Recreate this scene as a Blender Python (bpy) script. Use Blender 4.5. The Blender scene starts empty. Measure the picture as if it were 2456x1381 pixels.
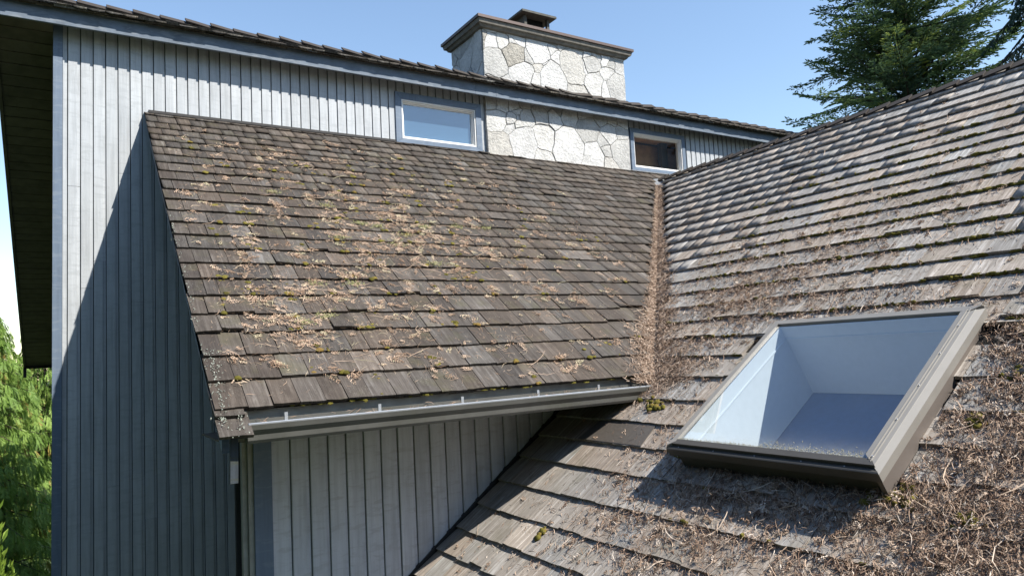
import bpy, math, random
import numpy as np
from mathutils import Vector, Matrix

random.seed(7)
rng = np.random.default_rng(11)
SC = bpy.context.scene
COL = SC.collection

# ------------------------------------------------------------------ camera
CAM = Vector((-0.91498, -9.1, -2.97368))
R = ((0.84553734, 0.00291882, 0.53390831), (-0.53140923, 0.10139365, 0.8410253), (-0.05168011, -0.9948421, 0.08728321))
cd = bpy.data.cameras.new('camera')
cam = bpy.data.objects.new('camera', cd)
COL.objects.link(cam)
cam.matrix_world = Matrix(((R[0][0], -R[0][1], -R[0][2], CAM.x), (R[1][0], -R[1][1], -R[1][2], CAM.y),
                           (R[2][0], -R[2][1], -R[2][2], CAM.z), (0, 0, 0, 1)))
FPX = 1737.73
cd.sensor_fit = 'HORIZONTAL'
cd.sensor_width = 36.0
cd.lens = FPX / 2456 * 36
cd.clip_start = 0.05
cd.clip_end = 3000
SC.camera = cam

# ------------------------------------------------------------------ sky, sun, exposure
SUN_DIR = Vector((-0.434, 0.70, -1.0)).normalized()
W = bpy.data.worlds.new('World')
SC.world = W
W.use_nodes = True
wn = W.node_tree
sky = wn.nodes.new('ShaderNodeTexSky')
sky.sky_type = 'NISHITA'
sky.sun_disc = False
sky.sun_elevation = math.radians(50.5)
sky.sun_rotation = math.radians(148.2)
sky.air_density = 1.2
sky.dust_density = 0.15
sky.ozone_density = 1.6
wn.links.new(sky.outputs[0], wn.nodes['Background'].inputs[0])
wn.nodes['Background'].inputs[1].default_value = 0.132
sl = bpy.data.lights.new('sun', 'SUN')
sl.energy = 5.0
sl.angle = math.radians(0.53)
sl.color = (1.0, 0.95, 0.87)
so = bpy.data.objects.new('sun', sl)
so.rotation_euler = SUN_DIR.to_track_quat('-Z', 'Y').to_euler()
so.location = (8, -14, 20)
COL.objects.link(so)
SC.view_settings.view_transform = 'Standard'
SC.view_settings.look = 'None'
SC.view_settings.gamma = 1.0
SC.view_settings.use_curve_mapping = False
SC.view_settings.exposure = 0.75
SC.render.engine = 'CYCLES'
SC.cycles.max_bounces = 7
SC.cycles.diffuse_bounces = 3
SC.cycles.glossy_bounces = 3
SC.cycles.transparent_max_bounces = 8

# ------------------------------------------------------------------ layout constants (metres)
TB = 0.79564                       # pitch of the front roof
CB = math.sqrt(1 + TB * TB)
TC = 0.765                         # pitch of the side roof
CC = math.sqrt(1 + TC * TC)
RX, RY, RZ = 7.7271, -0.2904, -0.2310   # far end of the side roof's ridge
GROUND = -8.2
WD = -3.17                         # lower wall plane
B_DN = Vector((0, -1 / CB, -TB / CB)); B_N = Vector((0, -TB / CB, 1 / CB))
C_DN = Vector((-1 / CC, 0, -TC / CC)); C_N = Vector((-TC / CC, 0, 1 / CC))


def bpt(x, s, h=0.0):
    return Vector((x, 0, 0)) + B_DN * s + B_N * h


def cpt(q, s, h=0.0):             # q = distance towards the viewer (-Y)
    return Vector((RX, -q, RZ)) + C_DN * s + C_N * h


def val_x(s):                      # valley x for a slope distance s on the front roof
    y = -s / CB
    return RX + (TB * y - RZ) / TC


def val_q(s):                      # valley q for a slope distance s on the side roof
    z = RZ - s * TC / CC
    return -z / TB


def project(p):
    d = Vector(p) - CAM
    c = [sum(R[k][i] * d[k] for k in range(3)) for i in range(3)]
    if c[2] < 0.1:
        return None
    return (1228 + FPX * c[0] / c[2], 690.5 + FPX * c[1] / c[2])


# ------------------------------------------------------------------ materials
def new_mat(name):
    m = bpy.data.materials.new(name)
    m.use_nodes = True
    nt = m.node_tree
    b = nt.nodes['Principled BSDF']
    return m, nt, b


def nd(nt, typ, **kw):
    n = nt.nodes.new(typ)
    for k, v in kw.items():
        if hasattr(n, k):
            setattr(n, k, v)
        else:
            n.inputs[k.replace('_', ' ')].default_value = v
    return n


def lk(nt, a, b):
    nt.links.new(a, b)


def ramp(nt, fac, stops):
    r = nt.nodes.new('ShaderNodeValToRGB')
    el = r.color_ramp.elements
    while len(el) > 1:
        el.remove(el[0])
    el[0].position = stops[0][0]; el[0].color = (*stops[0][1], 1)
    for p, c in stops[1:]:
        e = el.new(p); e.color = (*c, 1)
    lk(nt, fac, r.inputs[0])
    return r.outputs[0]


def math_n(nt, op, a, b=None, clamp=False):
    n = nt.nodes.new('ShaderNodeMath'); n.operation = op; n.use_clamp = clamp
    for i, v in enumerate((a, b)):
        if v is None:
            continue
        if isinstance(v, (int, float)):
            n.inputs[i].default_value = v
        else:
            lk(nt, v, n.inputs[i])
    return n.outputs[0]


def mix_c(nt, fac, a, b, mode='MIX'):
    n = nt.nodes.new('ShaderNodeMix'); n.data_type = 'RGBA'; n.blend_type = mode
    for sock, v in ((n.inputs[0], fac), (n.inputs[6], a), (n.inputs[7], b)):
        if isinstance(v, (int, float)):
            sock.default_value = v
        elif isinstance(v, tuple):
            sock.default_value = (*v, 1)
        else:
            lk(nt, v, sock)
    return n.outputs[2]


def noise(nt, vec, scale, detail=4.0, rough=0.55, dist=0.0):
    n = nt.nodes.new('ShaderNodeTexNoise')
    n.inputs['Scale'].default_value = scale
    n.inputs['Detail'].default_value = detail
    n.inputs['Roughness'].default_value = rough
    n.inputs['Distortion'].default_value = dist
    lk(nt, vec, n.inputs['Vector'])
    return n.outputs['Fac']


def mapping(nt, vec, scale):
    n = nt.nodes.new('ShaderNodeMapping')
    n.inputs['Scale'].default_value = scale
    lk(nt, vec, n.inputs['Vector'])
    return n.outputs[0]


def bump(nt, b, h, strength, dist):
    n = nt.nodes.new('ShaderNodeBump')
    n.inputs['Strength'].default_value = strength
    n.inputs['Distance'].default_value = dist
    lk(nt, h, n.inputs['Height'])
    lk(nt, n.outputs[0], b.inputs['Normal'])


def uv_node(nt, name):
    n = nt.nodes.new('ShaderNodeUVMap'); n.uv_map = name
    return n.outputs[0]


def obj_vec(nt, spread=37.0):
    tc = nt.nodes.new('ShaderNodeTexCoord')
    oi = nt.nodes.new('ShaderNodeObjectInfo')
    r = math_n(nt, 'MULTIPLY', oi.outputs['Random'], spread)
    a = nt.nodes.new('ShaderNodeVectorMath'); a.operation = 'ADD'
    lk(nt, tc.outputs['Object'], a.inputs[0]); lk(nt, r, a.inputs[1])
    return a.outputs[0], oi.outputs['Random']


def mat_shake(name, dark, mid, light, pale, lichen=0.0, streak=0.5, spread=1.0, blotch=0.65):
    m, nt, b = new_mat(name)
    uv = uv_node(nt, 'UVMap')
    rr = nt.nodes.new('ShaderNodeSeparateXYZ'); lk(nt, uv_node(nt, 'R'), rr.inputs[0])
    r1, r2 = rr.outputs[0], rr.outputs[1]
    grain = noise(nt, mapping(nt, uv, (110, 5, 1)), 1.0, 7, 0.65, 0.3)
    strk = noise(nt, mapping(nt, uv, (38, 2.2, 1)), 1.0, 4, 0.6, 0.5)
    blot = noise(nt, uv, 9.0, 5, 0.6)
    g = math_n(nt, 'ADD', math_n(nt, 'MULTIPLY', grain, 0.5), math_n(nt, 'MULTIPLY', strk, 0.5))
    c = ramp(nt, g, [(0.30, dark), (0.50, mid), (0.68, light)])
    c = mix_c(nt, math_n(nt, 'MULTIPLY', ramp(nt, strk, [(0.55, (0, 0, 0)), (0.72, (1, 1, 1))]), streak), c, pale)
    # each shake has weathered to its own tone
    tone = ramp(nt, r1, [(p_, tuple(1 + (c_ - 1) * spread for c_ in col_)) for p_, col_ in [(0.0, (0.62, 0.60, 0.60)), (0.35, (0.88, 0.87, 0.86)), (0.75, (1.08, 1.06, 1.04)), (0.93, (1.25, 1.25, 1.26)), (1.0, (1.75, 1.8, 1.85))]])
    c = mix_c(nt, 1.0, c, tone, 'MULTIPLY')
    warm = mix_c(nt, r2, (1.06, 0.98, 0.90), (0.94, 1.0, 1.05))
    c = mix_c(nt, 1.0, c, warm, 'MULTIPLY')
    c = mix_c(nt, blotch, c, ramp(nt, blot, [(0.3, (0.62, 0.6, 0.58)), (0.62, (1.12, 1.12, 1.12))]), 'MULTIPLY')
    if lichen:
        f = noise(nt, uv, 85.0, 3, 0.6)
        f2 = noise(nt, uv, 5.0, 2, 0.5)
        lf = math_n(nt, 'MULTIPLY', ramp(nt, f, [(0.60, (0, 0, 0)), (0.68, (1, 1, 1))]), ramp(nt, f2, [(0.45, (0, 0, 0)), (0.7, (1, 1, 1))]))
        c = mix_c(nt, math_n(nt, 'MULTIPLY', lf, lichen), c, (0.36, 0.36, 0.30))
    gn = noise(nt, uv, 3.2, 3, 0.5)
    c = mix_c(nt, math_n(nt, 'MULTIPLY', ramp(nt, gn, [(0.56, (0, 0, 0)), (0.75, (1, 1, 1))]), 0.35), c, (0.09, 0.085, 0.03))
    lk(nt, c, b.inputs['Base Color'])
    b.inputs['Roughness'].default_value = 0.78
    b.inputs['Specular IOR Level'].default_value = 0.35
    hh = math_n(nt, 'ADD', math_n(nt, 'MULTIPLY', grain, 0.6), strk)
    bump(nt, b, hh, 0.7, 0.005)
    return m


def mat_paint(name, base, var=0.12, rough=0.6, streak=True, wear=None, wear_amt=0.0, spec=0.4):
    m, nt, b = new_mat(name)
    v, rnd = obj_vec(nt)
    n1 = noise(nt, mapping(nt, v, (28, 28, 1.6)) if streak else v, 1.0 if streak else 7.0, 5, 0.6)
    n2 = noise(nt, v, 2.3, 5, 0.6)
    lo = tuple(x * (1 - var * 1.6) for x in base); hi = tuple(min(1, x * (1 + var)) for x in base)
    c = ramp(nt, math_n(nt, 'ADD', math_n(nt, 'MULTIPLY', n1, 0.6), math_n(nt, 'MULTIPLY', n2, 0.4)), [(0.33, lo), (0.5, base), (0.66, hi)])
    tone = math_n(nt, 'ADD', math_n(nt, 'MULTIPLY', rnd, var * 0.9), 1 - var * 0.45)
    cc = nt.nodes.new('ShaderNodeCombineXYZ')
    for i in range(3):
        lk(nt, tone, cc.inputs[i])
    c = mix_c(nt, 1.0, c, cc.outputs[0], 'MULTIPLY')
    if wear:
        f = noise(nt, mapping(nt, v, (5, 5, 22)), 1.0, 6, 0.65, 0.6)
        c = mix_c(nt, math_n(nt, 'MULTIPLY', ramp(nt, f, [(0.52, (0, 0, 0)), (0.62, (1, 1, 1))]), wear_amt), c, wear)
    lk(nt, c, b.inputs['Base Color'])
    b.inputs['Roughness'].default_value = rough
    b.inputs['Specular IOR Level'].default_value = spec
    bump(nt, b, math_n(nt, 'ADD', n1, math_n(nt, 'MULTIPLY', noise(nt, v, 60, 3, 0.6), 0.4)), 0.35, 0.006)
    return m


def mat_plain(name, base, rough=0.6, metallic=0.0, var=0.12, scale=18.0, bs=0.2, bd=0.003, dirt=None):
    m, nt, b = new_mat(name)
    v, rnd = obj_vec(nt, 11.0)
    n1 = noise(nt, v, scale, 6, 0.6)
    c = ramp(nt, n1, [(0.3, tuple(x * (1 - var) for x in base)), (0.7, tuple(x * (1 + var) for x in base))])
    if dirt:
        n2 = noise(nt, v, scale * 0.35, 5, 0.65)
        c = mix_c(nt, math_n(nt, 'MULTIPLY', ramp(nt, n2, [(0.5, (0, 0, 0)), (0.7, (1, 1, 1))]), 0.6), c, dirt)
    lk(nt, c, b.inputs['Base Color'])
    b.inputs['Roughness'].default_value = rough
    b.inputs['Metallic'].default_value = metallic
    bump(nt, b, n1, bs, bd)
    return m


def mat_stone(name, base, rough_scale=30.0, bd=0.012, var=0.14):
    m, nt, b = new_mat(name)
    v, rnd = obj_vec(nt, 23.0)
    n1 = noise(nt, v, rough_scale, 8, 0.65, 0.4)
    n2 = noise(nt, v, 4.0, 5, 0.6)
    c = ramp(nt, math_n(nt, 'ADD', math_n(nt, 'MULTIPLY', n1, 0.45), math_n(nt, 'MULTIPLY', n2, 0.55)),
             [(0.3, tuple(x * (1 - var * 1.8) for x in base)), (0.5, base), (0.68, tuple(min(0.95, x * (1 + var)) for x in base))])
    tone = ramp(nt, rnd, [(0.0, (0.80, 0.795, 0.78)), (0.25, (0.95, 0.95, 0.945)), (0.55, (1.13, 1.13, 1.14)), (0.8, (1.02, 1.01, 0.98)), (0.92, (0.93, 0.90, 0.85)), (1.0, (0.82, 0.83, 0.84))])
    c = mix_c(nt, 1.0, c, tone, 'MULTIPLY')
    pits = noise(nt, v, 70.0, 2, 0.5)
    c = mix_c(nt, ramp(nt, pits, [(0.70, (0, 0, 0)), (0.76, (0.7, 0.7, 0.7))]), c, (0.2, 0.19, 0.17))
    lk(nt, c, b.inputs['Base Color'])
    b.inputs['Roughness'].default_value = 0.85
    bump(nt, b, n1, 0.8, bd)
    return m


def mat_rnd(name, stops, rough=0.85, trans=0.0, spec=0.2):
    """colour by the piece's own random value (UV layer R)"""
    m, nt, b = new_mat(name)
    rr = nt.nodes.new('ShaderNodeSeparateXYZ'); lk(nt, uv_node(nt, 'R'), rr.inputs[0])
    c = ramp(nt, rr.outputs[0], stops)
    lk(nt, c, b.inputs['Base Color'])
    b.inputs['Roughness'].default_value = rough
    b.inputs['Specular IOR Level'].default_value = spec
    if trans:
        t = nt.nodes.new('ShaderNodeBsdfTranslucent'); lk(nt, c, t.inputs[0])
        mx = nt.nodes.new('ShaderNodeMixShader'); mx.inputs[0].default_value = trans
        lk(nt, b.outputs[0], mx.inputs[1]); lk(nt, t.outputs[0], mx.inputs[2])
        lk(nt, mx.outputs[0], nt.nodes['Material Output'].inputs[0])
    return m


def mat_glass(name, tint, refl, ior=1.5):
    m, nt, b = new_mat(name)
    t = nt.nodes.new('ShaderNodeBsdfTransparent'); t.inputs[0].default_value = (*tint, 1)
    g = nt.nodes.new('ShaderNodeBsdfGlossy'); g.inputs['Roughness'].default_value = 0.02
    g.inputs[0].default_value = (0.95, 0.97, 1.0, 1)
    fr = nt.nodes.new('ShaderNodeFresnel'); fr.inputs[0].default_value = ior
    ge = nt.nodes.new('ShaderNodeNewGeometry')
    f = math_n(nt, 'MULTIPLY', math_n(nt, 'MULTIPLY', fr.outputs[0], refl, clamp=True), math_n(nt, 'SUBTRACT', 1.0, ge.outputs['Backfacing']))
    mx = nt.nodes.new('ShaderNodeMixShader')
    lk(nt, f, mx.inputs[0]); lk(nt, t.outputs[0], mx.inputs[1]); lk(nt, g.outputs[0], mx.inputs[2])
    lk(nt, mx.outputs[0], nt.nodes['Material Output'].inputs[0])
    return m


def mat_dusty_glass(name, tint, refl):
    """glass with a film of dust, thicker in patches and along the lower edge where dirt washes down"""
    m = mat_glass(name, tint, refl)
    nt = m.node_tree
    out = nt.nodes['Material Output']
    src = out.inputs[0].links[0].from_socket
    tc = nt.nodes.new('ShaderNodeTexCoord')
    v = tc.outputs['Object']
    n1 = noise(nt, v, 3.0, 6, 0.65); n2 = noise(nt, v, 160.0, 2, 0.5); n3 = noise(nt, v, 14.0, 6, 0.7)
    sp = nt.nodes.new('ShaderNodeSeparateXYZ'); lk(nt, tc.outputs['UV'], sp.inputs[0])
    low = math_n(nt, 'POWER', math_n(nt, 'SUBTRACT', 1.0, sp.outputs[1], clamp=True), 26.0)
    f = math_n(nt, 'ADD', math_n(nt, 'MULTIPLY', n1, 0.03), math_n(nt, 'MULTIPLY', ramp(nt, n2, [(0.70, (0, 0, 0)), (0.78, (1, 1, 1))]), 0.25))
    f = math_n(nt, 'ADD', f, math_n(nt, 'MULTIPLY', low, math_n(nt, 'MULTIPLY', n3, 0.9)))
    d = nt.nodes.new('ShaderNodeBsdfDiffuse'); d.inputs[0].default_value = (0.55, 0.55, 0.50, 1)
    mx = nt.nodes.new('ShaderNodeMixShader')
    lk(nt, f, mx.inputs[0]); lk(nt, src, mx.inputs[1]); lk(nt, d.outputs[0], mx.inputs[2])
    lk(nt, mx.outputs[0], out.inputs[0])
    return m


M = {}
M['shakeB'] = mat_shake('shake_brown_grey', (0.034, 0.028, 0.023), (0.069, 0.058, 0.049), (0.104, 0.091, 0.079), (0.17, 0.16, 0.15), 0.55, 0.30)
M['shakeC'] = mat_shake('shake_silver_grey', (0.168, 0.148, 0.128), (0.318, 0.288, 0.256), (0.45, 0.418, 0.38), (0.64, 0.62, 0.59), 0.15, 0.55, 0.42, 0.35)
M['shakeA'] = mat_shake('shake_dark', (0.04, 0.036, 0.032), (0.08, 0.073, 0.065), (0.14, 0.13, 0.115), (0.26, 0.26, 0.22), 0.9, 0.5)
M['deck'] = mat_plain('roof_felt', (0.018, 0.016, 0.014), 0.95)
M['siding'] = mat_paint('pale_grey_paint', (0.44, 0.462, 0.48), 0.13, 0.55, True, (0.34, 0.36, 0.375), 0.40)
M['sidingD'] = mat_paint('grey_paint', (0.58, 0.60, 0.625), 0.14, 0.6, True, (0.44, 0.44, 0.44), 0.45)
M['trim'] = mat_paint('slate_blue_paint', (0.145, 0.19, 0.255), 0.10, 0.55, True, (0.30, 0.34, 0.38), 0.25)
M['barge'] = mat_paint('mossy_shaded_blue_paint', (0.035, 0.045, 0.055), 0.25, 0.7, True, (0.045, 0.05, 0.03), 0.6)  # trim blue made darker, shade on the board end is in the colour
M['fascia'] = mat_paint('weathered_blue_paint', (0.135, 0.17, 0.215), 0.18, 0.65, False, (0.24, 0.265, 0.29), 0.5)
M['soffit'] = mat_paint('brown_stained_wood', (0.085, 0.075, 0.055), 0.25, 0.7, False)
M['dark'] = mat_plain('dark_gap', (0.02, 0.02, 0.022), 0.9)
M['white'] = mat_plain('white_frame_paint', (0.80, 0.79, 0.76), 0.45, 0, 0.04)
M['stone'] = mat_stone('white_flagstone', (0.565, 0.56, 0.54), 26.0, 0.03, 0.2)
M['stone_rough'] = mat_stone('rough_grey_stone', (0.42, 0.40, 0.36), 26.0, 0.05, 0.3)
M['mortar'] = mat_plain('mortar', (0.50, 0.49, 0.465), 0.95, 0, 0.25, 40, 0.5, 0.006)
M['concrete'] = mat_plain('concrete_cap', (0.20, 0.185, 0.16), 0.9, 0, 0.3, 12, 0.5, 0.01, (0.14, 0.13, 0.11))
M['copper'] = mat_plain('brown_metal_flashing', (0.11, 0.078, 0.066), 0.5, 0.3, 0.15)
M['flue'] = mat_plain('flue_metal', (0.085, 0.082, 0.07), 0.8, 0.0, 0.3, 14, 0.3, 0.004, (0.10, 0.09, 0.08))
M['flue_black'] = mat_plain('flue_black', (0.008, 0.008, 0.008), 0.95)
M['gutter'] = mat_plain('taupe_gutter_enamel', (0.105, 0.104, 0.094), 0.5, 0.0, 0.14, 4, 0.25, 0.004, (0.06, 0.062, 0.042))
M['gutter_in'] = mat_plain('gutter_inside', (0.32, 0.31, 0.27), 0.55, 0, 0.2, 9)
M['steel'] = mat_plain('bright_steel', (0.65, 0.65, 0.66), 0.3, 0.8, 0.05)
M['alu'] = mat_plain('taupe_aluminium', (0.26, 0.245, 0.22), 0.45, 0.1, 0.05, 6, 0.05, 0.001)
M['skirt'] = mat_plain('brown_aluminium', (0.15, 0.128, 0.112), 0.5, 0.1, 0.06, 6, 0.05, 0.001)
M['alu_dark'] = mat_plain('dark_shaded_aluminium', (0.085, 0.078, 0.068), 0.45, 0.2, 0.08, 6, 0.05, 0.001)  # darker copy of the frame aluminium with the bottom rail's shade mixed in
M['shaft'] = mat_plain('shaft_white_paint', (0.66, 0.69, 0.71), 0.7, 0, 0.03)
M['shaft_floor'] = mat_plain('room_below_sky_tint', (0.04, 0.09, 0.20), 0.8, 0, 0.1)  # dark room sheet, with sky reflection tinted into its blue
M['glass_sky'] = mat_dusty_glass('skylight_glass', (0.83, 0.88, 0.90), 2.4)
M['glass_1'] = mat_glass('window_glass_bright', (0.80, 0.88, 0.93), 4.5)
M['glass_2'] = mat_glass('window_glass_clear', (0.90, 0.90, 0.88), 0.25)
M['sky_backing'] = mat_plain('sky_blue_backing', (0.15, 0.21, 0.27), 0.8, 0, 0.03)
M['room'] = mat_paint('brown_panelling', (0.60, 0.37, 0.20), 0.25, 0.6, False)
M['flash'] = mat_plain('galvanised_flashing', (0.42, 0.44, 0.46), 0.4, 0.5, 0.1)
M['flash_dark'] = mat_plain('dark_flashing', (0.035, 0.032, 0.03), 0.6, 0.1, 0.2)
M['bronze'] = mat_plain('brown_patch_metal', (0.12, 0.105, 0.09), 0.5, 0.2, 0.12, 40)
M['litter'] = mat_rnd('dry_litter', [(0.0, (0.075, 0.045, 0.03)), (0.25, (0.17, 0.105, 0.072)), (0.55, (0.355, 0.25, 0.178)), (0.85, (0.52, 0.40, 0.30)), (1.0, (0.62, 0.54, 0.46))], 0.85)
M['litter_pale'] = mat_rnd('dry_fronds', [(0.0, (0.20, 0.125, 0.08)), (0.4, (0.38, 0.265, 0.185)), (0.8, (0.52, 0.385, 0.285)), (1.0, (0.46, 0.42, 0.27))], 0.85)
M['litter_valley'] = mat_rnd('matted_needles', [(0.0, (0.09, 0.055, 0.036)), (0.3, (0.22, 0.15, 0.105)), (0.7, (0.39, 0.285, 0.21)), (1.0, (0.54, 0.43, 0.34))], 0.9)
M['moss'] = mat_rnd('moss', [(0.0, (0.07, 0.062, 0.012)), (0.4, (0.11, 0.097, 0.017)), (0.75, (0.16, 0.138, 0.028)), (1.0, (0.17, 0.105, 0.03))], 0.95)
M['crust'] = mat_rnd('pale_dirt_crust', [(0.0, (0.22, 0.21, 0.15)), (1.0, (0.46, 0.45, 0.38))], 0.95)
M['moss_grey'] = mat_rnd('pale_moss', [(0.0, (0.20, 0.20, 0.08)), (1.0, (0.34, 0.33, 0.17))], 0.95)
M['lichen'] = mat_rnd('lichen', [(0.0, (0.18, 0.20, 0.17)), (1.0, (0.36, 0.38, 0.33))], 0.95)
M['bark'] = mat_plain('bark', (0.07, 0.055, 0.042), 0.95, 0, 0.4, 12, 0.8, 0.03)
M['needle'] = mat_rnd('fir_needles', [(0.0, (0.07, 0.12, 0.065)), (0.5, (0.135, 0.215, 0.09)), (0.8, (0.21, 0.29, 0.10)), (1.0, (0.36, 0.42, 0.10))], 0.55, 0.35, 0.4)
M['needle_dark'] = mat_rnd('dark_needles', [(0.0, (0.018, 0.04, 0.028)), (1.0, (0.045, 0.09, 0.05))], 0.6, 0.2, 0.4)
M['cedar'] = mat_rnd('cedar_sprays', [(0.0, (0.085, 0.16, 0.03)), (0.5, (0.17, 0.27, 0.05)), (0.9, (0.26, 0.36, 0.08)), (1.0, (0.30, 0.22, 0.06))], 0.6, 0.25, 0.3)
M['cedar_dark'] = mat_rnd('shaded_cedar', [(0.0, (0.02, 0.045, 0.014)), (1.0, (0.05, 0.10, 0.025))], 0.6, 0.2, 0.3)
M['shrub'] = mat_rnd('bright_shrub', [(0.0, (0.10, 0.18, 0.02)), (1.0, (0.24, 0.34, 0.05))], 0.6, 0.3, 0.3)
M['grass'] = mat_plain('lawn', (0.06, 0.085, 0.03), 0.95, 0, 0.4, 3, 0.5, 0.03)


# ------------------------------------------------------------------ mesh helpers
def empty(name, loc, parent=None):
    o = bpy.data.objects.new(name, None)
    COL.objects.link(o)
    o.location = loc
    o.empty_display_size = 0.3
    if parent:
        set_parent(o, parent)
    return o


def set_parent(o, p):
    o.parent = p
    o.matrix_parent_inverse = Matrix.Translation(p.location_world if hasattr(p, 'location_world') else world_loc(p)).inverted()


def world_loc(p):
    v = Vector(p.location)
    q = p.parent
    if q is not None:
        v = (q.matrix_world_cached if False else Matrix.Translation(world_loc(q))) @ p.matrix_parent_inverse @ v
    return v


def mesh_obj(name, verts, faces, mat, parent=None, smooth=False):
    me = bpy.data.meshes.new(name)
    me.from_pydata([tuple(v) for v in verts], [], faces)
    me.materials.append(mat)
    if smooth:
        me.polygons.foreach_set('use_smooth', [True] * len(me.polygons))
    me.update()
    o = bpy.data.objects.new(name, me)
    COL.objects.link(o)
    if parent:
        set_parent(o, parent)
    return o


class MB:
    def __init__(s):
        s.v = []; s.f = []

    def hexa(s, p):               # 8 points: 4 bottom (ccw), 4 top
        n = len(s.v); s.v += [Vector(q) for q in p]
        s.f += [(n, n + 3, n + 2, n + 1), (n + 4, n + 5, n + 6, n + 7)] + [(n + i, n + (i + 1) % 4, n + 4 + (i + 1) % 4, n + 4 + i) for i in range(4)]
        return s

    def box(s, x0, x1, y0, y1, z0, z1):
        return s.hexa([(x0, y0, z0), (x1, y0, z0), (x1, y1, z0), (x0, y1, z0), (x0, y0, z1), (x1, y0, z1), (x1, y1, z1), (x0, y1, z1)])

    def obox(s, o, a, b, c):      # origin and three edge vectors
        o, a, b, c = Vector(o), Vector(a), Vector(b), Vector(c)
        return s.hexa([o, o + a, o + a + b, o + b, o + c, o + a + c, o + a + b + c, o + b + c])

    def extrude(s, prof, p0, p1, e1, e2, cap=True):
        """profile [(a,b)] in axes e1,e2 swept from p0 to p1"""
        n = len(s.v); k = len(prof)
        for p in (p0, p1):
            for a, b in prof:
                s.v.append(Vector(p) + Vector(e1) * a + Vector(e2) * b)
        for i in range(k):
            j = (i + 1) % k
            s.f.append((n + i, n + j, n + k + j, n + k + i))
        if cap:
            s.f.append(tuple(range(n + k - 1, n - 1, -1))); s.f.append(tuple(range(n + k, n + 2 * k)))
        return s

    def strip(s, prof, p0, p1, e1, e2):
        n = len(s.v); k = len(prof)
        for p in (p0, p1):
            for a, b in prof:
                s.v.append(Vector(p) + Vector(e1) * a + Vector(e2) * b)
        for i in range(k - 1):
            s.f.append((n + i, n + i + 1, n + k + i + 1, n + k + i))
        return s

    def tube(s, pts, rad, k=6):
        n = len(s.v); m = len(pts)
        for i, p in enumerate(pts):
            p = Vector(p)
            d = (Vector(pts[min(i + 1, m - 1)]) - Vector(pts[max(i - 1, 0)])).normalized()
            a = d.cross(Vector((0.3, 0.2, 1)) if abs(d.z) < 0.9 else Vector((1, 0.2, 0))).normalized(); b = d.cross(a)
            for j in range(k):
                t = 2 * math.pi * j / k
                s.v.append(p + (a * math.cos(t) + b * math.sin(t)) * rad[i])
        for i in range(m - 1):
            for j in range(k):
                s.f.append((n + i * k + j, n + i * k + (j + 1) % k, n + (i + 1) * k + (j + 1) % k, n + (i + 1) * k + j))
        s.f.append(tuple(range(n + (m - 1) * k, n + m * k)))
        return s

    def build(s, name, mat, parent=None, smooth=False):
        return mesh_obj(name, s.v, s.f, mat, parent, smooth)


def np_mesh(name, V, F, Rv, mat, parent=None, UV=None, smooth=False):
    """V (n,3), F (m,k) with k 3 or 4, Rv (n,) random per vertex"""
    me = bpy.data.meshes.new(name)
    V = np.ascontiguousarray(V, dtype=np.float32); F = np.ascontiguousarray(F, dtype=np.int32)
    m, k = F.shape
    me.vertices.add(len(V)); me.vertices.foreach_set('co', V.ravel())
    me.loops.add(m * k); me.loops.foreach_set('vertex_index', F.ravel())
    me.polygons.add(m); me.polygons.foreach_set('loop_start', np.arange(0, m * k, k, dtype=np.int32))
    idx = F.ravel()
    if UV is not None:
        l = me.uv_layers.new(name='UVMap')
        l.data.foreach_set('uv', np.ascontiguousarray(UV[idx], dtype=np.float32).ravel())
    l = me.uv_layers.new(name='R')
    rr = Rv if Rv.ndim == 2 else np.stack([Rv, Rv], 1)
    l.data.foreach_set('uv', np.ascontiguousarray(rr[idx], dtype=np.float32).ravel())
    if smooth:
        me.polygons.foreach_set('use_smooth', np.ones(m, dtype=bool))
    me.materials.append(mat)
    me.update(calc_edges=True)
    o = bpy.data.objects.new(name, me)
    COL.objects.link(o)
    if parent:
        set_parent(o, parent)
    return o


def tag(o, label=None, cat=None, group=None, kind=None):
    if label: o['label'] = label
    if cat: o['category'] = cat
    if group: o['group'] = group
    if kind: o['kind'] = kind
    return o


# ------------------------------------------------------------------ ground
g = MB(); g.v = [Vector((-900, -900, GROUND)), Vector((900, -900, GROUND)), Vector((900, 900, GROUND)), Vector((-900, 900, GROUND))]; g.f = [(0, 1, 2, 3)]
tag(g.build('ground', M['grass']), 'green lawn around the house', 'lawn', kind='structure')

# ------------------------------------------------------------------ the house
house = empty('house', (3.0, 0.0, GROUND))
tag(house, 'grey board-sided house with mossy cedar shake roofs and a white stone chimney', 'house')

# ---- tall wall with vertical channel boards
PW = 0.1224
wall = MB()
for xa, xb, za, zb in ((-0.86, 3.14, GROUND, 0.95), (3.14, 4.41, 0.66, 0.95), (3.14, 4.41, GROUND, 0.04), (4.41, 7.45, GROUND, 0.95), (7.45, 8.65, 0.69, 0.95), (7.45, 8.65, GROUND, 0.05), (8.65, 12.0, GROUND, 0.95)):
    wall.box(xa, xb, 0.031, 0.10, za, zb)
wallA = wall.build('wall', M['dark'], house)
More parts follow.
